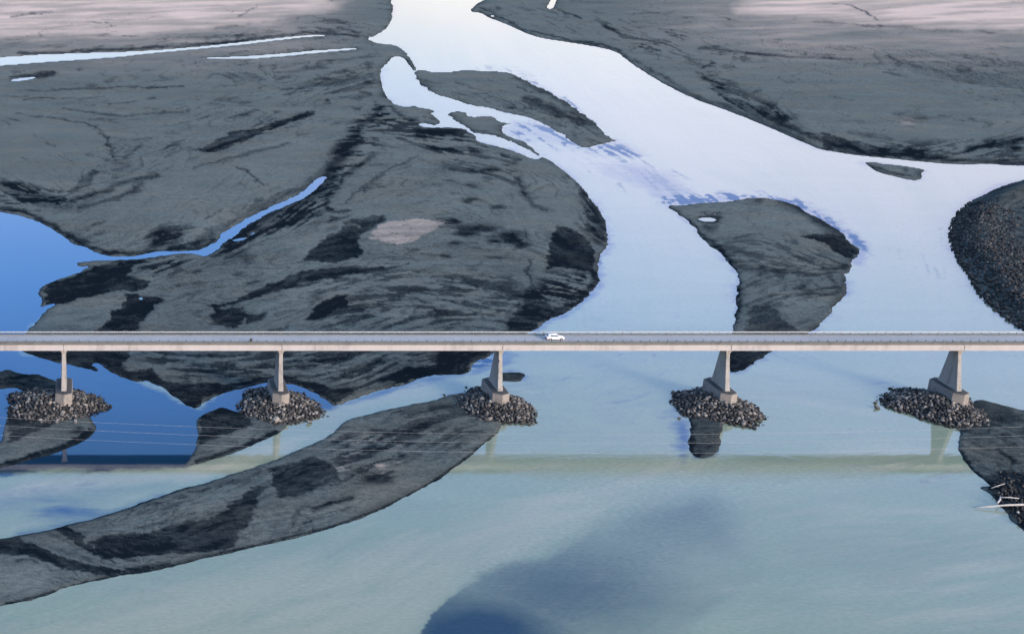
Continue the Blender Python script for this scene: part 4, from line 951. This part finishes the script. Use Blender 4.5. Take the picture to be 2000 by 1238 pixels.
# ------------------------------------------------------------------ white car
def build_car():
    M_PAINT = flat('white_car_paint', (.85, .86, .87), .25, 0, .02); M_PAINT.node_tree.nodes['Principled BSDF'].inputs['Coat Weight'].default_value = .5
    M_GLASS = flat('dark_window_glass', (.02, .03, .045), .08, 0, .1); M_TYRE = flat('black_rubber', (.015, .015, .017), .8); M_RIM = flat('alloy_rim', (.5, .5, .52), .35, .7)
    M_LAMP = flat('lamp_lens', (.7, .72, .75), .15); M_TAIL = flat('red_lens', (.35, .02, .02), .2); M_TRIM = flat('black_trim', (.02, .02, .022), .6)
    c = empty('car', (0, 0, 0)); tag(c, 'small white hatchback car driving right along the bridge', 'car')
    # body: cross sections along x; +x is forward.  (x, half width, sill z, shoulder z)
    secs = [(-2.14,.72,.42,.86),(-2.08,.80,.30,.98),(-1.7,.86,.26,1.02),(-1.0,.88,.24,1.00),(0,.89,.24,.97),(.75,.88,.24,.96),(1.3,.86,.25,.92),(1.8,.82,.27,.84),(2.08,.74,.32,.72),(2.17,.62,.40,.60)]
    mb = MB(); rings = []
    for x, w, z0, z1 in secs:
        h = z1-z0
        rings.append([(x,-w*.9,z0),(x,-w,z0+.18*h),(x,-w*1.0,z0+.55*h),(x,-w*.96,z0+.85*h),(x,-w*.82,z1),(x,0,z1+.03),(x,w*.82,z1),(x,w*.96,z0+.85*h),(x,w,z0+.55*h),(x,w,z0+.18*h),(x,w*.9,z0),(x,0,z0-.02)])
    mb.loft(rings)
    body = mb.build('body', M_PAINT, c, smooth=True)
    # cabin
    def cab(hw0, hw1, xr0, xr1, xt0, xt1, z0, z1, off=0):
        b = MB()
        b.loft([[(xr0,-hw0,z0),(xr1,-hw0,z0),(xr1,hw0,z0),(xr0,hw0,z0)], [((xr0*.35+xt0*.65),-(hw0*.4+hw1*.6),z0+(z1-z0)*.62),((xr1*.35+xt1*.65),-(hw0*.4+hw1*.6),z0+(z1-z0)*.62),((xr1*.35+xt1*.65),(hw0*.4+hw1*.6),z0+(z1-z0)*.62),((xr0*.35+xt0*.65),(hw0*.4+hw1*.6),z0+(z1-z0)*.62)],
                [(xt0,-hw1,z1),(xt1,-hw1,z1),(xt1,hw1,z1),(xt0,hw1,z1)]])
        bmesh.ops.bevel(b.bm, geom=[e for e in b.bm.edges if e.calc_length() > .3], offset=.06, segments=2, affect='EDGES')
        return b
    cab(.82,.60,-2.0,1.02,-1.55,.35,.94,1.50).build('cabin', M_PAINT, c, smooth=True)
    # side windows
    for s in (-1, 1):
        for (xa, xb, xc, xd) in ((-.42,.78,.34,-.40),(-1.32,-.50,-.48,-1.18)):
            y0, y1 = s*.835, s*.69
            z0, z1 = 1.01, 1.36
            b = MB(); b.loft([[(xa,y0-s*.05,z0),(xb,y0-s*.05,z0),(xc,y1-s*.05,z1),(xd,y1-s*.05,z1)], [(xa,y0,z0),(xb,y0,z0),(xc,y1,z1),(xd,y1,z1)]])
            b.build('side_window', M_GLASS, c)
        MB().box((.72, s*.95, 1.02), (.16, .16, .12), .03).build('wing_mirror', M_PAINT, c)
        MB().box((2.03, s*.60, .68), (.20, .26, .12), .03).build('headlight', M_LAMP, c)
        MB().box((-2.07, s*.66, .86), (.12, .22, .22), .03).build('tail_light', M_TAIL, c)
        for xw in (-1.32, 1.34):
            w = MB(); pr = [(.33,-.10),(.335,-.06),(.335,.06),(.33,.10),(.20,.105),(.20,-.105)]
            rs = [[(xw+r*math.cos(a), s*.80+y, .335+r*math.sin(a)) for r, y in pr] for a in np.linspace(0, 2*math.pi, 25)[:-1]]
            w.loft(rs+[rs[0]], cap=False); bmesh.ops.remove_doubles(w.bm, verts=w.bm.verts, dist=1e-4)
            wo = w.build('wheel', M_TYRE, c, smooth=True)
            r = MB(); r.tube([(xw, s*.80-.09, .335), (xw, s*.80+.09, .335)], .205, 16)
            for q_ in range(5):
                a = q_*2*math.pi/5; r.box((xw+.1*math.cos(a), s*.892, .335+.1*math.sin(a)), (.06, .02, .06))
            r.build('rim', M_RIM, wo)
            ar = MB(); rs = []
            for a in np.linspace(0, math.pi, 13):
                rs.append([(xw+.36*math.cos(a), s*.80, .34+.36*math.sin(a)), (xw+.41*math.cos(a), s*.80, .34+.41*math.sin(a)), (xw+.41*math.cos(a), s*.90, .34+.41*math.sin(a)), (xw+.36*math.cos(a), s*.90, .34+.36*math.sin(a))])
            ar.loft(rs); ar.build('wheel_arch', M_TRIM, c)
        MB().box((0, s*.885, .27), (1.9, .05, .10)).build('sill', M_TRIM, c)
    b = MB(); b.loft([[(.98,-.70,1.0),(.98,.70,1.0),(.47,.56,1.42),(.47,-.56,1.42)], [(1.03,-.70,1.02),(1.03,.70,1.02),(.52,.56,1.44),(.52,-.56,1.44)]]); b.build('windscreen', M_GLASS, c)
    b = MB(); b.loft([[(-1.95,-.68,1.04),(-1.95,.68,1.04),(-1.66,.56,1.40),(-1.66,-.56,1.40)], [(-2.0,-.68,1.06),(-2.0,.68,1.06),(-1.71,.56,1.42),(-1.71,-.56,1.42)]]); b.build('rear_window', M_GLASS, c)
    MB().box((-2.13, 0, .42), (.12, 1.5, .26), .04).build('rear_bumper', M_TRIM, c); MB().box((2.13, 0, .40), (.10, 1.15, .16), .03).build('grille', M_TRIM, c)
    return c
car = build_car()
car.scale = (.96, .96, .96); car.location = (at_depth(1083.5, 660, 320.4).x, 320.4, 16.105)

# ------------------------------------------------------------------ light
SUN_EL, SUN_AZ = math.radians(16), math.radians(148)      # azimuth clockwise from +Y
sd_ = Vector((math.sin(SUN_AZ)*math.cos(SUN_EL), math.cos(SUN_AZ)*math.cos(SUN_EL), math.sin(SUN_EL)))
sl = bpy.data.lights.new('sun', 'SUN'); sl.energy = 3.2; sl.angle = math.radians(14); sl.color = (1, .80, .62)
so = bpy.data.objects.new('sun', sl); COL.objects.link(so); so.rotation_euler = sd_.to_track_quat('Z', 'Y').to_euler(); so.location = (0, 0, 200)
w = bpy.data.worlds.new('World'); S.world = w; w.use_nodes = True
nt = w.node_tree; bg = nt.nodes['Background']
sky = nt.nodes.new('ShaderNodeTexSky'); sky.sky_type = 'NISHITA'; sky.sun_disc = False; sky.sun_elevation = SUN_EL; sky.sun_rotation = SUN_AZ
sky.air_density = 1.0; sky.dust_density = 1.5; sky.ozone_density = 2.0
tc = nt.nodes.new('ShaderNodeTexCoord'); sx = nt.nodes.new('ShaderNodeSeparateXYZ'); nt.links.new(tc.outputs['Generated'], sx.inputs[0])
# clear blue evening sky on the left, thin bright haze low down and toward the right
gain = ramp(nt, sx.outputs['Z'], [(0, (.47, .35, .365)), (.10, (.47, .35, .365)), (.17, (.42, .375, .445)), (.28, (.325, .46, .655)), (.42, (.33, .46, .64)), (.55, (.36, .42, .48)), (.7, (.40, .40, .38))])
cn = noise(nt, tc.outputs['Generated'], 3.0, 5, .55, .4)
az = nt.nodes.new('ShaderNodeMapRange'); az.interpolation_type = 'SMOOTHSTEP'
nt.links.new(math_(nt, 'ADD', sx.outputs['X'], math_(nt, 'MULTIPLY', math_(nt, 'SUBTRACT', cn, .5), .25)), az.inputs[0]); az.inputs[1].default_value = .06; az.inputs[2].default_value = .40
hz = ramp(nt, sx.outputs['Z'], [(0, (.12, .11, .11)), (.12, (.155, .12, .10)), (.2, (.24, .145, .105)), (.30, (.18, .15, .13)), (.45, (.05, .055, .06)), (.8, (0, 0, 0))])
sk = mixc(nt, 1.0, mixc(nt, 1.0, sky.outputs[0], gain, 'MULTIPLY'), (5.0, 5.0, 5.0), 'MULTIPLY')
hz2 = mixc(nt, 1.0, mixc(nt, az.outputs[0], (0, 0, 0), hz), (20.0, 20.0, 20.0), 'MULTIPLY')
skc = mixc(nt, 1.0, sk, hz2, 'ADD')
nt.links.new(skc, bg.inputs['Color']); bg.inputs['Strength'].default_value = .15

S.view_settings.view_transform = 'Standard'; S.view_settings.look = 'None'; S.view_settings.exposure = 0; S.view_settings.gamma = 1
S.render.engine = 'CYCLES'; S.cycles.max_bounces = 5; S.cycles.use_denoising = True
